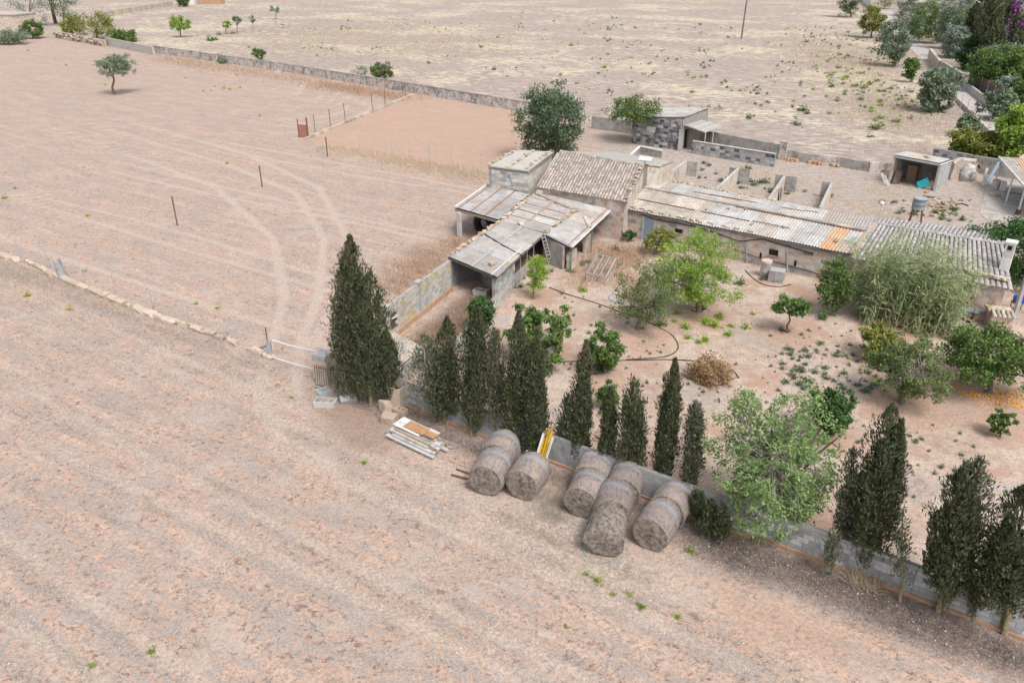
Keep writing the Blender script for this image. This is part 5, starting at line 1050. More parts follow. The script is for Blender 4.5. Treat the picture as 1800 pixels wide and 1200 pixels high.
open_box('blue_crate', ct+Vector((0,0,.625)), .65, .45, .4, R(-10), 'blueplastic', 'blue plastic crate on the low table', 'crate', 1, t=.03)
# utility pole far away
up = P(1303,69); upo = empty('utility_pole', up, 'thin wooden utility pole in the fallow field', 'pole'); MB().tube([up, up+Vector((.3,0,13))], [.2,.13], 8).build('pole', M['bark'], upo); MB().beam(up+Vector((-.5,0,12.4)), up+Vector((1.1,0,12.4)), .12).build('crossarm', M['wood'], upo)
for s in (-.4, .3, 1.0): MB().lathe(up+Vector((s,0,12.45)), [(.05,0),(.07,.1),(.05,.2)], 8).build('insulator', M['white'], upo)
dp_ = P(98,42); dpo = empty('dark_pole', dp_, 'dark wooden pole among the trees by the cream house', 'pole'); MB().tube([dp_, dp_+Vector((0,0,9))], [.5,.4], 8).build('pole', M['darkwood'], dpo); MB().beam(dp_+Vector((-1,0,8.6)), dp_+Vector((1,0,8.6)), .15).build('crossarm', M['darkwood'], dpo)
# rubble heap in the yard
for i in range(60):
    c_ = P(1615+rnd.gauss(35,26), 362+rnd.gauss(0,9)); s = rnd.uniform(.15,.38); rock(c_+Vector((0,0,s*.25)), (s, s*.7, s*.5), rnd.choice(['wood','rubble','footing','darkwood']), None, 'broken rubble lump in the heap on the yard', 'rubble', 'rubble heap in the yard', 'rubble_lump')

def scatter_px(n, poly, fn, avoid=None):
    xs_ = [p[0] for p in poly]; ys_ = [p[1] for p in poly]; c = 0; pa_ = np.array
    while c < n:
        x, y = rnd.uniform(min(xs_), max(xs_)), rnd.uniform(min(ys_), max(ys_))
        if bool(inpoly(pa_([x]), pa_([y]), poly)[0]): fn(x, y); c += 1
# ------------------------------------------------------------------ vegetation
def rootz(o): return np.array(org(o))
def part(name, v, f, mat, root, kind=None):
    o = bpy.data.objects.new(name, npmesh(name, v-rootz(root), f, M[mat])); link(o, root)
    if kind: o['kind'] = kind
    return o
def unit(n):
    d = rng.normal(size=(n,3)); return d/np.linalg.norm(d, axis=1, keepdims=True)
def ellipse_from_px(base, bb):
    x0, x1, y0, y1 = bb; c = PY((x0+x1)/2, (y0+y1)/2, base.y); s = pxm(c); rx = (x1-x0)/2/s; hp = (y1-y0)/2/s
    al = CAM_T+math.atan(((y0+y1)/2-600)/CAM_F); ry = min(rx, .85*hp/math.sin(al)); rz = math.sqrt(max((hp**2-(ry*math.sin(al))**2), (.35*hp)**2))/math.cos(al)
    return c, rx, ry, rz
def tree(name, label, base_px, bb, leaf, nleaf=6000, ll=.16, lw=.08, clumps=90, cr=.22, trunk=.12, bark='bark', limbs=7, cat='tree', group=None, twigs=0, shell=.45, flat=1.0, droop=0.0, hang=0.0, fruit=None, back=0.0):
    base = P(*base_px)+Vector((0, back, 0)); c, rx, ry, rz = ellipse_from_px(base, bb)
    if c.z-rz < .05: c.z = max(c.z, rz*.9)
    root = empty(name, base, label, cat, group); C0 = np.array(c); Rr = np.array([rx, ry, rz])
    d = unit(clumps); d = d/(np.abs(d)**2.7).sum(1, keepdims=True)**(1/2.7); d[:,2] = np.where(d[:,2] < 0, d[:,2]*flat, d[:,2]); rad = (shell+(1-shell)*rng.random(clumps))**.8
    lob = 1+.16*np.sin(3*np.arctan2(d[:,1],d[:,0])+rng.uniform(0,6))+.12*np.sin(5*d[:,2]+rng.uniform(0,6))
    sc_ = max(rx, rz); cs = cr*sc_
    cl = C0+d*(rad*lob*.93)[:,None]*np.maximum(Rr-cs*.6, Rr*.45); cl[:,2] = np.maximum(cl[:,2], .12)
    # trunk and limbs
    fork = Vector((base.x*.6+c.x*.4, base.y, max(.15, min(c.z-rz*.45, c.z*.7)))); mb = MB()
    j = Vector((rnd.uniform(-.12,.12), rnd.uniform(-.1,.1), 0))*fork.z
    mb.tube([base-Vector((0,0,.1)), base.lerp(fork,.35)+j, base.lerp(fork,.7)-j*.5, fork], [trunk*1.35, trunk, trunk*.85, trunk*.75], 7)
    ends = []
    for i in range(limbs):
        q = Vector(cl[rng.integers(clumps)]); m1 = fork.lerp(q, .5)+Vector((rnd.uniform(-.1,.1)*rx, rnd.uniform(-.1,.1)*ry, .08*rz)); mb.tube([fork, m1, q], [trunk*.55, trunk*.32, trunk*.1], 5); ends += [m1, fork.lerp(m1, .6)]
    mb.build('trunk', M[bark], root, True)
    if twigs:
        mb = MB()
        for i in range(twigs):
            q = Vector(cl[rng.integers(clumps)]); s_ = min(rnd.sample(ends, min(5, len(ends))), key=lambda e_: (e_-q).length); mb.tube([s_, s_.lerp(q, .55)+Vector((rnd.uniform(-.12,.12)*rx, rnd.uniform(-.1,.1)*rx, rnd.uniform(-.02,.12)*rz)), q], [trunk*.16, trunk*.1, .012], 3, False)
        mb.build('twigs', M['twig'], root)
    k = rng.integers(0, clumps, nleaf); off = rng.normal(size=(nleaf,3))*cs*.5*np.array([1,1,.75]); pos = cl[k]+off; pos[:,2] = np.maximum(pos[:,2], .06)
    dr = unit(nleaf); dr[:,2] += -droop + hang*0; out_ = pos-C0; out_ /= np.linalg.norm(out_, axis=1, keepdims=True)+1e-9; dr = dr+out_*.5
    nr = unit(nleaf)*.8+np.array([0,0,1.0]); sz = rng.uniform(.7,1.3,nleaf)
    v, f = leafq(pos, dr, ll*sz, lw*sz, nr); part('crown', v, f, leaf, root)
    if fruit:
        fm = fruit_mesh()
        for i in range(fruit):
            q = cl[rng.integers(clumps)]; dd = Vector(q-C0).normalized(); o = bpy.data.objects.new('orange', fm); link(o, root); o.location = Vector(q)+dd*cs*.5-Vector((0,.15,0))-base; o.scale = (.05,.05,.05)
    return root
_fm = []
def fruit_mesh():
    if not _fm:
        import bmesh
        bm = bmesh.new(); bmesh.ops.create_icosphere(bm, subdivisions=1, radius=1); me = bpy.data.meshes.new('orange'); bm.to_mesh(me); bm.free(); me.materials.append(M['orange']); _fm.append(me)
    return _fm[0]
def top_h(base, ty):
    lo_, hi_ = 0, 19.9
    for _ in range(50):
        z = (lo_+hi_)/2; v = -((z-CAM_H)*CT+base.y*ST)/(base.y*CT-(z-CAM_H)*ST)
        if v > (ty-600)/CAM_F: lo_ = z
        else: hi_ = z
    return z
def cypress(label, base_px, top, wpx, leaf='cyp', n=7000, sparse=0.0, z0=.5, plumes=7, trunk=.085, ll=.16, lw=.05, group='cypresses along the block wall', multi=1, name='cypress_tree'):
    base = P(*base_px); h = top_h(base, top[1]); tip = PY(top[0], top[1], base.y); lean = np.array([tip.x-base.x, 0.0]); s = pxm(base+Vector((0,0,h*.4))); Rm = wpx/2/s*1.03
    if ll < .2: n = int(n*1.9)
    root = empty(name, base, label, 'cypress', group)
    mb = MB()
    for q in range(multi):
        o = Vector((rnd.uniform(-.3,.3), rnd.uniform(-.2,.2), 0))*(multi > 1)
        mb.tube([base+o-Vector((0,0,.1)), base+o*.8+Vector((lean[0]*.15,0,h*.2)), base+o*.3+Vector((lean[0]*.5,0,h*.5)), base+Vector((lean[0]*.95,0,h*.93))], [trunk*1.3, trunk, trunk*.7, .02], 7)
    mb.build('trunk', M['mossbark'], root, True)
    P_ = []; D_ = []; N_ = []
    specs = [(0.0, 0.0, z0, h, Rm*.74)]
    for i in range(plumes):
        a = rng.uniform(0, 2*np.pi); rr = Rm*rng.uniform(.38,.7); hh = h*rng.uniform(.6,.98); specs.append((math.cos(a)*rr, math.sin(a)*rr*.9, max(z0*rng.uniform(.6,1.5), .25), hh, Rm*rng.uniform(.34,.5)))
    wts = np.array([(t_-b_)*r_ for _, _, b_, t_, r_ in specs]); wts /= wts.sum()
    for (ox, oy, b_, t_, r_), w_ in zip(specs, wts):
        m = int(n*w_); t = rng.random(m)**.85; a = rng.uniform(0, 2*np.pi, m)
        prof = np.minimum(1, .35+.65*(t/.2))*np.clip(1-((t-.5)/.5).clip(0)**2.6, .1, 1)
        lump = 1+.2*np.sin(3*a+t*9+ox*9)+.16*np.sin(5*a-t*19+oy*7)+.1*np.sin(2*a+t*41)
        rr = r_*prof*lump*(1-.5*rng.random(m)**2.2); z = b_+(t_-b_)*t
        az_ = np.cos(a)*r_; ay_ = np.sin(a)*r_; cc_ = np.sin((az_+ox)*5.5+z*1.9+ox*7)*np.sin((ay_+oy)*5.5-z*2.6+1.3)*1.2+.5*np.sin(z*6.5+a*2+ox*5); rr = rr*(1+.2*cc_)
        kx = ox*(1-.45*t)+np.cos(a)*rr+lean[0]*z/h; ky = oy*(1-.45*t)+np.sin(a)*rr
        P_.append(np.stack([kx, ky, z], 1)); D_.append(np.stack([np.cos(a)*.5, np.sin(a)*.5, np.full(m, .95)], 1)+rng.normal(size=(m,3))*.28); N_.append(np.stack([np.cos(a), np.sin(a), np.full(m,.15)], 1)+rng.normal(size=(m,3))*.45)
    pos = np.concatenate(P_)+np.array(base); D = np.concatenate(D_); Nn = np.concatenate(N_)
    q = (pos[:,2]-z0*.5)/h; gg = np.sin(pos[:,0]*5.3+pos[:,1]*4.1)*np.sin(pos[:,2]*3.1+pos[:,0]*2)*.5+.5; kp = rng.random(len(pos)) < np.clip(.12+q*2.6+gg*.35*(q > .04), 0, 1); pos, D, Nn = pos[kp], D[kp], Nn[kp]
    if sparse:
        g = np.sin(pos[:,0]*4.1+pos[:,2]*2.3)*np.sin(pos[:,2]*3.7-pos[:,1]*5)+rng.normal(size=len(pos))*.4; kp = g > (sparse*1.6-1.0); pos, D, Nn = pos[kp], D[kp], Nn[kp]
        pos = pos+rng.normal(size=pos.shape)*.07
    gp_ = np.sin(pos[:,0]*2.9+pos[:,2]*1.1+base.x)*np.sin(pos[:,1]*3.1-pos[:,2]*1.7+base.y); gap = (gp_ < -.62) & (rng.random(len(pos)) < .75); pos, D, Nn, gp_ = pos[~gap], D[~gap], Nn[~gap], gp_[~gap]
    dead = (gp_ > .74) & (rng.random(len(pos)) < .5) | (rng.random(len(pos)) < .012)
    sz = rng.uniform(.6,1.35,len(pos)); v, f = leafq(pos[~dead], D[~dead], ll*sz[~dead], lw*sz[~dead], Nn[~dead]); part('crown', v, f, leaf, root)
    if dead.sum() > 20: v, f = leafq(pos[dead], D[dead], ll*sz[dead], lw*.8*sz[dead], Nn[dead]); part('dead_sprays', v, f, 'deadcyp', root, 'stuff')
    return root
cypress('tallest cypress, broad and dense, beside the stone gate pillar', (622,702), (614,414), 92, n=15000, plumes=10, trunk=.16, z0=.3)
cypress('second tall stem of cypress pressed against the tallest one', (652,712), (650,472), 78, n=9500, plumes=7, z0=.6)
cypress('short bushy cypress at the shoulder of the tallest pair', (684,712), (678,580), 56, n=5000, plumes=5, z0=.5)
cypress('thin wispy grey-green cypress above the terracotta flue', (766,742), (745,588), 95, leaf='cypgrey', n=6000, sparse=.62, plumes=9, z0=.7)
cypress('dense cypress between the wispy one and the darkest one', (782,744), (786,556), 62, n=7500, plumes=6, z0=.5)
cypress('darkest dense cypress with a stepped crown near the pen', (828,766), (838,534), 66, n=8500, plumes=6, z0=.4)
cypress('greyish thin cypress squeezed behind two dense ones', (872,775), (870,578), 46, leaf='cypgrey', n=5500, sparse=.35, plumes=5, z0=.8)
cypress('narrow tall cypress rising behind the first hay bales', (905,792), (912,545), 54, n=8000, plumes=6, z0=.3)
cypress('narrow cypress next to the yellow poles', (940,803), (945,576), 50, n=7500, plumes=6, z0=.3)
cypress('small sparse cypress on the far side of the yellow poles', (990,808), (1000,690), 44, leaf='cypgrey', n=2600, sparse=.5, plumes=4, z0=.4)
cypress('slim pointed cypress behind the bluish banded bale', (1017,822), (1030,598), 44, n=7500, plumes=5, z0=.3)
cypress('short slim cypress beside the slim pointed one', (1064,842), (1072,680), 38, n=4600, plumes=4, z0=.4)
cypress('blunt half-browned cypress behind the row of three bales', (1104,852), (1112,664), 54, leaf='cyp', n=6000, sparse=.15, plumes=6, z0=.5)
cypress('slim straight cypress behind the leaning bale', (1166,868), (1187,630), 48, n=7500, plumes=5, z0=.5)
cypress('ragged short cypress between slim cypress and leafy tree', (1206,886), (1224,708), 46, leaf='cypgrey', n=5000, sparse=.25, plumes=5, z0=.7)
cypress('broad cypress with bare lower stems past the leafy tree', (1512,1004), (1570,708), 92, n=12000, plumes=9, multi=3, z0=.7)
cypress('dense pointed cypress on two bare trunks at the bare block wall', (1650,1082), (1692,822), 84, n=11000, plumes=8, multi=2, z0=1.2)
cypress('loose grey cypress half behind the one on two bare trunks', (1700,1060), (1722,806), 88, leaf='cypgrey', n=7000, sparse=.45, plumes=9, z0=1.6)
cypress('heavy dark cypress at the far end of the block wall', (1748,1112), (1808,850), 110, n=12000, plumes=8, z0=1.2, multi=2)
cypress('narrow grey cypress growing between leafy tree and broad cypress', (1478,985), (1500,790), 52, leaf='cypgrey', n=3600, sparse=.5, plumes=5, z0=.9)
for bx_, ty_, w_, lab in ((1222,860,26,'tiny dark sapling under the leafy tree, nearest the ragged cypress'),(1246,880,26,'tiny bushy sapling under the leafy tree'),(1268,890,30,'dark sapling at the shaded foot of the leafy tree')): cypress(lab, (bx_, ty_+66), (bx_+4, ty_), w_, n=1100, sparse=.2, plumes=3, z0=.3, trunk=.04, name='cypress_sapling')
for bx_, by_, tx_, ty_, w_, lab in ((1462,1012,1466,930,34,'dead grey sapling by the block wall beyond the leafy tree'),(1582,1058,1588,885,40,'tall bare yellowish sapling before the block wall'),(1710,1092,1722,985,32,'thin bare sapling between two bare-trunk cypresses')): cypress(lab, (bx_, by_), (tx_, ty_), w_, leaf='cypgrey', n=900, sparse=.6, plumes=5, z0=.4, trunk=.05, name='bare_sapling')
# the broad leafy tree over the wall
tree('leafy_tree', 'broad soft-green tree with pale twigs spilling over the block wall', (1385,932), (1236,1484,668,968), 'figl', 17000, .13, .07, 420, .085, .16, 'mossbark', 14, twigs=360, shell=.3, flat=1.0)
# garden trees
tree('lime_tree', 'slim lime-green young tree by the low pen wall', (938,526), (922,963,442,512), 'lime', 2600, .16, .05, 40, .22, .04, limbs=5)
tree('pomegranate_tree', 'loose olive-green tree in the hose-ringed basin', (1122,580), (1078,1196,455,578), 'pomeg', 7500, .13, .06, 150, .14, .12, limbs=9, twigs=60)
tree('bright_tree', 'bright green spreading tree in front of the barn', (1228,548), (1138,1304,402,556), 'bright', 15000, .18, .06, 170, .15, .17, limbs=10, twigs=60, flat=.7)
tree('lemon_tree', 'yellow-green lemon tree beside the blue door', (1150,448), (1128,1192,398,446), 'yellowg', 3200, .16, .08, 55, .18, .07)
tree('loquat_tree', 'small loquat with drooping dark leaves in a tilled basin', (1386,586), (1348,1418,514,562), 'mid', 1500, .3, .1, 45, .16, .06, limbs=8, twigs=25)
tree('orange_tree', 'compact citrus tree behind the slim pointed cypress', (1066,656), (1020,1102,570,650), 'mid', 5000, .17, .09, 80, .17, .08)
tree('citrus_bush', 'small citrus bush between two slim cypresses', (1068,718), (1046,1090,668,716), 'mid', 1800, .17, .09, 35, .2, .06)
tree('fig_tree', 'sprawling broad-leaved tree behind the narrow cypresses', (945,640), (880,1016,524,640), 'mid', 4200, .26, .13, 85, .12, .1, limbs=10, twigs=40)
tree('green_bush', 'dense dark green bush inside the roofless pen', (848,585), (820,874,515,578), 'darkg', 3600, .18, .1, 50, .22, .06, cat='bush')
tree('carob_tree', 'yellowish green open tree near the fallen oranges', (1586,710), (1528,1672,580,712), 'pomeg', 8500, .15, .07, 170, .13, .13, limbs=10, twigs=80)
tree('lemon_tree', 'yellow-green citrus half hidden behind the open yellowish tree', (1545,632), (1508,1592,566,628), 'yellowg', 4200, .18, .09, 70, .17, .08)
tree('orange_tree', 'big orange tree with fruit above the fallen oranges', (1738,690), (1650,1830,562,688), 'mid', 12000, .18, .09, 190, .13, .14, limbs=10, fruit=26)
tree('round_bush', 'dense round dark bush behind the leafy tree', (1463,765), (1420,1506,682,764), 'darkg', 6500, .16, .09, 95, .17, .08, cat='bush')
tree('orange_sapling', 'tiny citrus shrub alone on pale soil below the fallen oranges', (1758,768), (1736,1782,718,766), 'mid', 1700, .15, .08, 30, .2, .04, cat='shrub')
tree('plum_tree', 'small leafy tree between barn wall and canes', (1468,556), (1432,1508,440,556), 'mid', 5000, .17, .08, 80, .16, .07)
tree('walnut_tree', 'large dark green tree behind the white chimney', (1822,492), (1700,1880,384,512), 'darkg', 15000, .2, .11, 150, .16, .18, back=0)
tree('ivy_bush', 'dark ivy-like bush against the house wall', (1104,425), (1092,1118,403,424), 'darkg', 900, .16, .1, 18, .25, .03, cat='bush')
# trees behind
tree('holm_oak', 'big dense oak at the corner of the paddock', (978,284), (904,1042,140,282), 'holm', 16000, .26, .14, 170, .17, .25, limbs=10)
tree('fig_tree', 'round-topped tree leaning over the stone hut', (1112,250), (1064,1172,164,222), 'mid', 5000, .26, .13, 70, .18, .16, limbs=9, twigs=40)
tree('field_shrub', 'olive-green shrub behind the far plaster wall', (669,148), (648,692,104,148), 'pomeg', 3500, .3, .12, 60, .2, .1, cat='shrub')
tree('grey_shrub', 'leafless grey shrub beside the olive-green one', (633,140), (618,652,112,140), 'silver', 900, .3, .06, 40, .2, .05, cat='shrub', twigs=60)
tree('field_shrub', 'small shrub behind the far wall, alone in straw-coloured grass', (453,108), (440,468,84,108), 'mid', 1500, .3, .14, 30, .22, .08, cat='shrub')
tree('olive_tree', 'lone small olive with crooked trunk in the ploughed field', (201,166), (167,238,94,137), 'olive', 5200, .28, .1, 90, .16, .16, limbs=9, twigs=50)
tree('young_tree', 'young round green tree in the straw-coloured far field', (318,66), (296,338,28,56), 'bright', 2200, .4, .2, 45, .2, .14)
tree('young_tree', 'first thin sapling in the far row of three', (397,60), (388,408,34,52), 'bright', 500, .4, .2, 18, .25, .08); tree('young_tree', 'second darker sapling in the far row of three', (418,58), (405,426,28,44), 'olive', 500, .4, .2, 18, .25, .08); tree('young_tree', 'third thinnest sapling in the far row of three', (444,50), (438,450,26,44), 'olive', 250, .4, .2, 12, .25, .06)
tree('young_tree', 'far thin sapling near the top of the fallow field', (486,34), (472,494,10,24), 'olive', 400, .4, .2, 14, .25, .08)
for i, (x0, x1, y0, y1, m, lab) in enumerate(((102,150,25,62,'yellowg','yellowish hedge bush at the end of the rubble wall'),(135,205,20,68,'yellowg','tallest yellowish hedge bush behind the rubble wall'),(190,242,50,74,'mid','low green hedge bush behind the pale wall'),(36,78,34,68,'mid','dark rounded shrub before the cream house'),(-20,50,50,78,'olive','grey-green bramble shrub under the cream house'),(10,95,-40,46,'silver','tall grey-green tree beside the cream house'),(85,140,-30,44,'olive','tall olive-grey tree beside the dark pole'),(310,335,-10,12,'mid','small bush beside the tiny white shed'))):
    tree('hedge_bush', lab, ((x0+x1)/2, y1), (x0, x1, y0, y1), m, 3000, .42, .2, 60, .2, .15, cat='bush' if i != 5 and i != 6 else 'tree')
RT = (((1472,1516),(-30,28),'holm','dark round tree at the top corner of the fallow field',3500),((1508,1556),(8,64),'yellowg','yellow-tinged tree at the head of the lane',3500),((1542,1602),(36,114),'olive','olive tree on the field side of the lane, before the yellow-tinged one',4500),((1612,1684),(112,194),'olive','twin-crowned olive on the field side at the lane bend',6000),((1588,1616),(98,142),'mid','small dark shrub between the two lane olives',1200),((1682,1722),(200,236),'olive','low grey shrub at the edge of the lane kerb',1500),((1674,1772),(226,284),'yellowg','yellow-green hedge behind the round oven',5500),((1750,1822),(172,292),'bright','light green tree above the yard lean-to',5500),((1572,1642),(-8,92),'silver','silver-leaved tree leaning over the lane',5000),((1640,1712),(-4,80),'silver','pale silvery tree beside the hip roof house',5000),((1652,1702),(60,126),'silver','white-blossomed shrub above the lane wall',3500),((1678,1724),(84,146),'darkg','dark evergreen shrub under the garden cypresses',3500),((1698,1788),(102,186),'mid','wide mid-green tree above the brown mesh fence',6000),((1764,1830),(100,176),'yellowg','yellowish dark tree behind the wide mid-green one',4500),((1742,1792),(156,200),'silver','grey wispy shrub hanging over the mesh fence',2500),((1555,1660),(-60,20),'holm','dark tree mass behind the silver-leaved tree',4000),((1690,1830),(-80,50),'holm','dark tree mass behind the garden cypresses',5000))
RT += (((1590,1660),(20,100),'mid','green tree tucked behind the silver-leaved lane tree',4000),((1640,1690),(30,110),'olive','olive-grey tree crowded behind the white-blossomed shrub',4000),((1700,1760),(60,150),'holm','dark tree crowded under the garden cypresses',4500),((1755,1830),(50,140),'mid','green tree behind the purple bougainvillea',4500),((1600,1700),(-70,10),'olive','olive-grey tree mass above the hip roof house',4500),((1778,1850),(130,215),'mid','green tree behind the grey wispy shrub',4000),((1740,1800),(-90,-5),'mid','tall green tree mass far above the garden cypresses',3500),((1535,1580),(-30,40),'mid','green tree at the far head of the lane',2500),((1720,1790),(180,235),'greyw','grey-green shrub strip beyond the lane wall',2500))
FS = ('fallow','yellow-tinged','olive tree on the field','twin-crowned','between the two lane','lane kerb','round oven','yard lean-to')
for (x0, x1), (y0, y1), m, lab, nl_ in RT: tree('garden_tree', lab, ((x0+x1)/2, y1+3) if any(k in lab for k in FS) else ((x0+x1)/2+26, max(8, y1-24)), (x0, x1, y0, y1), m, int(nl_*1.5), .4, .2, 110, .17, .2, group=None)
for b_, t_, w_, lab in (((1712,102),(1717,4),34,'stout garden cypress beside the silvery tree'),((1748,128),(1742,-60),48,'tallest garden cypress above the lane'),((1776,122),(1775,-40),50,'garden cypress draped with purple bougainvillea')): cypress(lab, b_, t_, w_, n=4500, ll=.7, lw=.28, group='garden cypresses by the lane', plumes=6, z0=1)
scatter_px(16, [(1660,30),(1700,95),(1790,170),(1840,180),(1840,20)], lambda x, y: tree('grove_tree', 'dense green tree standing in the grove beyond the lane', (x, y+16), (x-34, x+34, y-48, y+18), rnd.choice(['holm','mid','olive','darkg']), 3800, .42, .2, 90, .17, .2, group='trees in the grove beyond the lane'))
bgv = empty('bougainvillea', P(1780,124), 'purple bougainvillea climbing the garden cypress', 'creeper'); Yc = P(1776,122).y-1.6; pts = []
for (x, y) in ((1786,12),(1790,22),(1776,34),(1783,36),(1792,42),(1770,48),(1768,58),(1779,64),(1786,8)):
    c_ = np.array(PY(x, y, Yc)); pts.append(c_+rng.normal(size=(34,3))*np.array([.36,.25,.42]))
pts = np.concatenate(pts); v, f = leafq(pts, unit(len(pts)), .35, .28); part('blossom', v, f, 'purple', bgv)
MB().tube([P(1780,124), PY(1782,90,Yc+.3), PY(1786,10,Yc+.3)], .08, 6).build('stem', M['bark'], bgv)
# canes
cn_ = empty('giant_cane', P(1590,572), 'tall leaning giant cane thicket in front of the tiled barn', 'cane'); mb = MB(); LP = []; LD = []
for i in range(330):
    b0 = P(rnd.uniform(1498,1668), 0, 0); bx_ = rnd.uniform(1500,1668); b0 = P(bx_, 545+(bx_-1500)*.2+rnd.uniform(-26,22)); h_ = rnd.choice([rnd.uniform(1.4,3.2), rnd.uniform(2.8,4.6), rnd.uniform(3.8,5.4)])*(1-.35*max(0,(bx_-1590)/80)); ln = Vector((rnd.uniform(-.5,1.3)+(bx_-1580)/110, rnd.uniform(-.6,.1), 0))*h_*.22
    pts = [b0, b0+ln*.25+Vector((0,0,h_*.4)), b0+ln*.6+Vector((0,0,h_*.75)), b0+ln*1.25+Vector((0,0,h_))]; mb.tube(pts, [.022,.02,.014,.006], 3, False)
    for k in range(30):
        t = .06+.94*(k/30)**.85; s_ = t*3; q = int(min(2, s_)); p = pts[q].lerp(pts[q+1], s_-q); a_ = rnd.uniform(0, 6.28); LP.append(p); LD.append(Vector((math.cos(a_)+.35, math.sin(a_)-.15, rnd.uniform(-.5,.9))))
mb.build('canes', M['reed'], cn_); mb = MB()
for i in range(70):
    bx_ = rnd.uniform(1502,1690); b0 = P(bx_, 560+(bx_-1500)*.2+rnd.uniform(-12,18)); mb.tube([b0, b0+Vector((rnd.uniform(-.5,.9), rnd.uniform(-.7,.1), rnd.uniform(.5,1.6)))], [.02,.008], 3, False)
mb.build('dead_stalks', M['tangrass'], cn_)
LP = np.array(LP); LD = np.array(LD); LD /= np.linalg.norm(LD, axis=1, keepdims=True); n_ = len(LP); LL = rng.uniform(.3,.7,n_); v1, f1 = leafq(LP+LD*LL[:,None]*.5, LD, LL, .065, unit(n_)*.6+np.array([0,0,1])); L2 = LD+np.array([0,0,-.7]); v2, f2 = leafq(LP+LD*LL[:,None]*.95+np.array([0,0,-.05]), L2, LL*.6, .04, unit(n_)*.6+np.array([0,0,1]))
part('leaves', np.concatenate([v1, v2]), np.concatenate([f1, f2+len(v1)]), 'reed', cn_)
# brush pile
br = empty('brush_pile', P(1245,672), 'heap of dry brown cut branches on the ash patch', 'brush pile'); b0 = P(1245,668); mb = MB()
for i in range(90):
    a_ = rnd.uniform(0, 6.28); p = b0+Vector((math.cos(a_)*rnd.uniform(.1,1.0), math.sin(a_)*rnd.uniform(.1,.9), .08)); mb.tube([p, p+Vector((rnd.uniform(-.7,.7), rnd.uniform(-.6,.6), rnd.uniform(.1,.9)))], [.02,.008], 3, False)
mb.build('branches', M['bark'], br); n_ = 5000; d = unit(n_); d[:,2] = abs(d[:,2]); pos = np.array(b0)+d*(rng.random((n_,1))**.4)*np.array([1.15,.95,1.35])*(1+.25*np.sin(d[:,:1]*7+d[:,1:2]*5)); pos[:,2] *= .95
v, f = leafq(pos, unit(n_), .14, .06); part('dead_leaves', v, f, 'drybr', br)
# ---- weeds (individuals, meshes shared)
WM = {}
def weed_mesh(mat, k, tall=1.0):
    if (mat, k) not in WM:
        n_ = 110; d = unit(n_); d[:,2] = abs(d[:,2])*.9*tall+.1; rad = rng.random((n_,1))**.75; pos = d*rad*np.array([.5,.5,.55*tall])*(1+.35*np.sin(4*d[:,:1]+k)); v, f = leafq(pos, d+unit(n_)*.7, .25, .095); me = npmesh('weed', v, f, M[mat]); WM[(mat, k)] = me
    return WM[(mat, k)]
SMALL = {}
def weed_small(px, size, mat):
    me = weed_mesh(mat, rnd.randrange(4)); v = np.array([x.co[:] for x in me.vertices])*size*rnd.uniform(.8,1.25); SMALL.setdefault(mat, []).append(v+np.array(P(*px))+np.array([0,0,.02]))
def weed(px, size, mat, label, group, cat='weed', tall=1.0):
    o = bpy.data.objects.new('weed', weed_mesh(mat, rnd.randrange(4), tall)); link(o); o.location = P(*px)+Vector((0,0,.02)); o.rotation_euler = (0,0,rnd.uniform(0,6.28)); s = size*rnd.uniform(.8,1.25); o.scale = (s, s, s*rnd.uniform(.7,1.0)); tag(o, label, cat, group)
GP = [(1000,1010),(1207,880),(1440,640)]
gw = 'low grey-green weed on the pale garden soil'
scatter_px(70, [(1390,610),(1500,600),(1600,660),(1560,700),(1400,690),(1340,640)], lambda x, y: weed((x, y), rnd.uniform(.22,.6), 'greyw', gw, 'grey-green garden weeds'))
scatter_px(330, [(970,480),(1080,540),(1200,620),(1500,560),(1600,640),(1540,720),(1700,760),(1780,860),(1500,900),(1230,800),(1000,680)], lambda x, y: weed_small((x, y), rnd.uniform(.1,.3), rnd.choice(['greyw','greyw','pomeg'])))
for x, y, s in ((1205,578,.7),(1240,568,.9),(1255,575,.8),(1278,590,.6),(1210,595,.6),(1228,603,.5),(1240,597,.45),(1190,552,.5),(1285,575,.6),(1310,578,.55),(1323,553,.4),(1240,600,.5),(1186,566,.5),(1265,560,.8)): weed((x, y), s, 'lime', 'bright yellow-green weed in the patch below the bright green tree', 'bright weeds below the bright green tree', tall=1.1)
for x, y, s, m, lab in ((1024,512,.75,'lime','lime-green weed below the cold frame'),(1160,572,.8,'mid','dark green weed on the hose by the tilled basin'),(1300,500,1.2,'holm','dark blue-green shrub beside the bright green tree'),(1340,492,.7,'greyw','grey-green shrub at the foot of the concrete column'),(1232,545,1.0,'holm','dark weeds at the foot of the bright green tree'),(1374,582,.7,'holm','dark weed at the foot of the loquat'),(1060,650,1.3,'greyw','blue-green weeds under the compact citrus tree'),(1585,702,.5,'mid','dark sprouts at the foot of the yellowish green tree')): weed((x, y), s, m, lab, None, 'weed')
scatter_px(26, [(905,470),(1010,480),(1090,440),(1095,425),(1010,470),(960,500),(900,520)], lambda x, y: weed((x, y), rnd.uniform(.3,.6), rnd.choice(['greyw','mid']), 'weed growing along the sheds and house wall', 'weeds along the sheds'))
scatter_px(46, [(1180,310),(1290,330),(1470,365),(1560,345),(1700,370),(1690,395),(1540,370),(1300,290),(1230,285)], lambda x, y: weed((x, y), rnd.uniform(.3,.9), rnd.choice(['greyw','mid','holm']), 'green weed growing among the yard rubble', 'weeds in the back yard'))
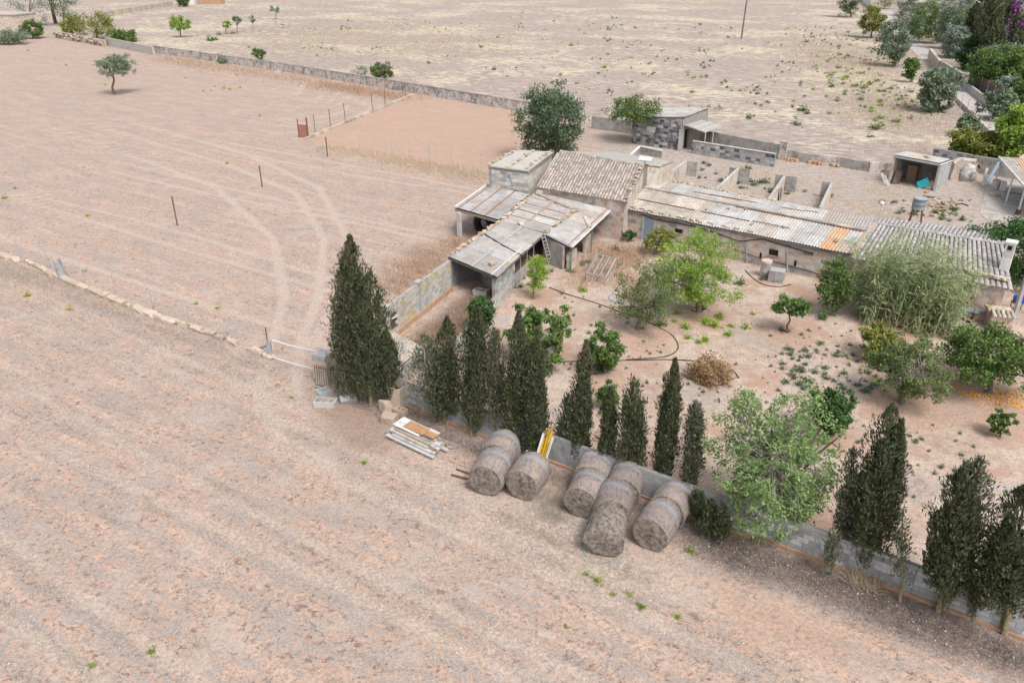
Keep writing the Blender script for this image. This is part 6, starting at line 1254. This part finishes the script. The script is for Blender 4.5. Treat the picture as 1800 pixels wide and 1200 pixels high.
scatter_px(80, [(480,40),(1000,20),(1480,60),(1560,120),(1660,210),(1500,250),(1000,150),(700,110),(430,85)], lambda x, y: weed((x, y), rnd.uniform(.4,1.2), rnd.choice(['bright','mid','bright','greyw']), 'green weed tuft in the fallow field', 'weed tufts in the fallow field'))
scatter_px(60, [(1390,40),(1530,70),(1600,140),(1650,210),(1550,235),(1430,130)], lambda x, y: weed((x, y), rnd.uniform(.5,1.2), rnd.choice(['bright','mid']), 'green weed tuft in the fallow field', 'weed tufts in the fallow field'))
for x, y in ((377,153),(394,156),(404,158),(422,155),(457,205),(372,160),(116,115),(185,150),(399,288),(155,381),(48,521),(122,545),(50,90),(96,104)): weed((x, y), rnd.uniform(.4,.75), 'yellowfl', 'yellow-flowering weed in the ploughed field', 'yellow weeds in the ploughed field')
for x, y, s in ((27,332,.4),(8,350,.5),(417,133,.4),(358,161,.4),(325,138,.3),(345,535,.35),(383,543,.35),(512,700,.25),(267,1147,.33),(163,1170,.3),(1128,1068,.42),(1050,1022,.3),(1030,1010,.28),(1076,1045,.2),(1108,1047,.2),(1190,1085,.25),(994,1103,.2),(1215,970,.35),(150,478,.3),(640,815,.25)): weed((x, y), s*1.2, 'bright', 'small green weed alone in the ploughed field', 'green weeds in the ploughed field')
for x, y, s, m, lab in ((391,112,3.2,'greyw','grey bramble heap against the far plaster wall'),(280,93,1.8,'mid','small green bush against the pale wall'),(1410,195,1.6,'mid','wide dark green weed patch in the fallow field'),(1540,228,1.8,'mid','sprawling green weed behind the yard wall'),(372,72,2.2,'mid','green weed heap near the far saplings'),(385,62,1.6,'greyw','grey weed heap near the far saplings'),(410,60,1.5,'yellowg','small yellowish bush under the far saplings')): weed((x, y), s, m, lab, None, 'weed')
def drift(x, y):
    m_ = rnd.choice(['bright','mid','greyw'])
    for _ in range(rnd.choice([1,2,4,8])): weed_small((x+rnd.gauss(0,9), y+rnd.gauss(0,2.5)), rnd.uniform(.2,.65), m_)
scatter_px(110, [(480,40),(1000,20),(1480,60),(1560,120),(1660,210),(1500,250),(1000,150),(700,110),(430,85)], drift); scatter_px(45, [(1380,30),(1530,70),(1640,200),(1520,190),(1420,110)], drift)
for mt, vs in SMALL.items():
    v = np.concatenate(vs); o = bpy.data.objects.new('ground_weeds', npmesh('ground_weeds', v, np.arange(len(v)).reshape(-1,4), M[mt])); link(o); tag(o, 'scattered tiny '+{'greyw':'grey-green','pomeg':'olive','bright':'bright green','mid':'dark green'}[mt]+' weeds over garden and fallow field', 'weeds', None, 'stuff')
# ---- fallen oranges
def orange_at(x, y):
    o = bpy.data.objects.new('fallen_orange', fruit_mesh()); link(o); o.location = P(x, y)+Vector((0,0,.05)); o.scale = (.045,.045,.043); tag(o, 'fallen orange on the ground under the big orange tree', 'orange', 'fallen oranges')
scatter_px(120, [(1672,670),(1700,690),(1800,700),(1800,718),(1740,716),(1690,700)], orange_at); scatter_px(70, [(1690,676),(1800,690),(1800,702),(1720,700)], orange_at); scatter_px(25, [(1660,660),(1700,715),(1800,725),(1800,700)], orange_at)
# ---- stuff: dry grass, straw, stones
def blades(name, label, polys, n, h, wd, mat, lean=.6, cat='grass', clump=0, soft=1.0):
    P_ = []
    for poly in polys:
        w_ = [tuple(P(x, y)[:2]) for x, y in poly]; xs_ = np.array([p[0] for p in w_]); ys_ = np.array([p[1] for p in w_]); k = 0; need = n//len(polys)
        while k < need:
            x = rng.uniform(xs_.min(), xs_.max(), need*2); y = rng.uniform(ys_.min(), ys_.max(), need*2)
            if clump:
                g = np.sin(x*clump+1.3*np.sin(y*clump*.7))*np.sin(y*clump*1.1+1.7*np.sin(x*clump*.6))+.6*np.sin(x*clump*2.7+y*clump*1.9); m_ = inpoly(x, y, w_) & (g+rng.normal(size=len(x))*.5 > .35)
            else: m_ = inpoly(x, y, w_)
            q = np.stack([x[m_], y[m_]], 1)[:need-k]; P_.append(q); k += len(q)
    q = np.concatenate(P_); m_ = len(q); sf = .012*q[:,1:2]; q = q+rng.normal(size=q.shape)*sf*soft; b = np.concatenate([q, np.full((m_,1), .01)], 1); d = rng.normal(size=(m_,3))*lean; d[:,2] = 1; d /= np.linalg.norm(d, axis=1, keepdims=True); H_ = rng.uniform(h[0], h[1], (m_,1))
    s_ = np.cross(d, unit(m_)); s_ /= np.linalg.norm(s_, axis=1, keepdims=True)+1e-9
    v = np.stack([b-s_*wd, b+s_*wd, b+d*H_], 1).reshape(-1,3); v[:,2] = np.maximum(v[:,2], .012)
    o = bpy.data.objects.new(name, npmesh(name, v, np.arange(3*m_).reshape(m_,3), M[mat])); link(o); return tag(o, label, cat, None, 'stuff')
FIELD = [(-60,480),(120,510),(300,575),(470,640),(545,720),(700,800),(900,900),(1100,1010),(1500,1230),(-100,1230)]
blades('dry_stubble', 'flattened grey straw stubble over the near ploughed field', [FIELD], 90000, (.06,.24), .009, 'drygrass', 3.0, clump=1.5)
blades('dry_stubble', 'grey straw stubble over the far ploughed field', [[(0,90),(480,130),(700,165),(560,250),(800,310),(760,420),(560,600),(480,620),(120,490),(-40,430)]], 26000, (.08,.25), .02, 'drygrass', 2.2, clump=.7)
blades('dark_stubble', 'dark rotted straw tufts over the near ploughed field', [FIELD], 30000, (.05,.17), .011, 'darkstraw', 2.4, clump=2.1)
blades('straw_litter', 'loose straw scattered round the hay bales', [[(850,885),(1000,890),(1120,985),(1220,985),(1240,960),(1180,1010),(1090,1050),(960,1000),(860,930)],[(960,860),(1010,840),(990,930),(940,900)]], 16000, (.08,.25), .008, 'drygrass', 2.5)
blades('leaf_litter', 'dark twigs and dead leaves under the cypress row', [[(1190,915),(1487,1010),(1800,1128),(1800,1190),(1600,1120),(1400,1035),(1200,970)],[(600,700),(690,705),(790,752),(960,815),(1160,890),(1160,915),(960,845),(820,800),(690,745)]], 18000, (.05,.2), .01, 'litter', 2.6, 'litter')
blades('russet_grass', 'russet dry grass beside the carport and pen wall', [[(670,535),(740,470),(790,440),(800,400),(790,430),(860,400),(790,450),(700,520)],[(650,500),(720,440),(800,420),(780,450),(690,520)]], 7000, (.15,.5), .012, 'redgrass', .7)
blades('russet_grass', 'russet dry weeds on the pen floor', [[(720,600),(830,525),(875,530),(790,620),(745,640)]], 4500, (.15,.5), .012, 'redgrass', .9)
blades('russet_grass', 'tall russet grass round the cold frame', [[(1010,470),(1060,430),(1130,435),(1130,460),(1080,490),(1010,505)]], 6000, (.15,.45), .012, 'redgrass', .6)
blades('tan_grass', 'tan dry grass along the low stone wall', [[(-30,455),(110,497),(120,515),(-30,480)],[(120,500),(300,575),(470,640),(465,655),(290,590),(120,520)]], 9000, (.15,.4), .012, 'drygrass', 1.3)
blades('tan_grass', 'dry grass fringe at the foot of the far plaster wall', [[(560,145),(725,170),(730,178),(560,155)],[(280,98),(560,143),(560,150),(280,108)]], 5000, (.3,.8), .03, 'redgrass', .5)
blades('tan_grass', 'dry grass fringe along the near paddock fence', [[(560,258),(700,280),(860,308),(860,320),(760,305),(640,275),(560,265)]], 5000, (.2,.6), .02, 'tangrass', .6)
blades('straw_grass', 'straw-yellow grass in the fallow field', [[(330,60),(700,40),(900,60),(860,100),(700,100),(500,95),(400,80)],[(1400,60),(1530,90),(1660,215),(1700,270),(1580,265),(1480,180),(1420,110)]], 42000, (.25,.6), .03, 'tangrass', 1.1, clump=.25, soft=2.5)
blades('dry_grass_clump', 'dry grass clump at the foot of the broad cypress', [[(1490,1010),(1545,1025),(1540,1045),(1500,1030)]], 500, (.3,.8), .012, 'tangrass', .9, soft=.4)
blades('yard_grass', 'dry grass tufts in the back yard', [[(1200,290),(1380,305),(1560,330),(1700,380),(1600,400),(1450,360),(1300,320)]], 6000, (.08,.25), .015, 'tangrass', 1.0, clump=.9)
blades('garden_grass', 'dry grass on the garden soil', [[(970,470),(1200,560),(1500,540),(1700,760),(1780,900),(1500,900),(1200,800),(990,700)]], 14000, (.05,.16), .01, 'tangrass', 1.6, clump=1.0)
def pebbles(name, label, polys, n, s):
    P_ = []
    for poly in polys:
        w_ = [tuple(P(x, y)[:2]) for x, y in poly]; a_ = np.array(w_); k = 0
        while k < n//len(polys):
            x = rng.uniform(a_[:,0].min(), a_[:,0].max(), n); y = rng.uniform(a_[:,1].min(), a_[:,1].max(), n); m_ = inpoly(x, y, w_); q = np.stack([x[m_], y[m_]], 1)[:n//len(polys)-k]; P_.append(q); k += len(q)
    q = np.concatenate(P_); m_ = len(q); c = np.concatenate([q, np.full((m_,1), .03)], 1); sz = (s[0]+(s[1]-s[0])*rng.random((m_,1))**4)
    oc_ = np.array([[1,0,0],[0,1,0],[-1,0,0],[0,-1,0],[0,0,.8],[0,0,-.8]]); v = (c[:,None,:]+oc_[None]*sz[:,:,None]*rng.uniform(.6,1.3,(m_,6,1))).reshape(-1,3)
    tf2 = np.array([[0,1,4],[1,2,4],[2,3,4],[3,0,4],[1,0,5],[2,1,5],[3,2,5],[0,3,5]]); f = (np.arange(m_)[:,None,None]*6+tf2[None]).reshape(-1,3)
    o = bpy.data.objects.new(name, npmesh(name, v, f, M['pebble'])); link(o); return tag(o, label, 'stones', None, 'stuff')
M['pebble'] = surf('pale_pebble', [(.3,(.45,.36,.28)),(.6,(.58,.49,.41)),(.8,(.66,.6,.54))], 3, isl=.25, bump=0)
pebbles('field_stones', 'small pale stones strewn over the ploughed field', [FIELD], 4200, (.012,.06)); pebbles('field_stones', 'small pale stones strewn over the garden and litter strip', [[(970,470),(1200,560),(1500,540),(1700,760),(1780,900),(1500,900),(1200,800),(990,700)],[(1190,930),(1487,1020),(1800,1140),(1800,1200),(1400,1080),(1200,1000)]], 1700, (.012,.045))
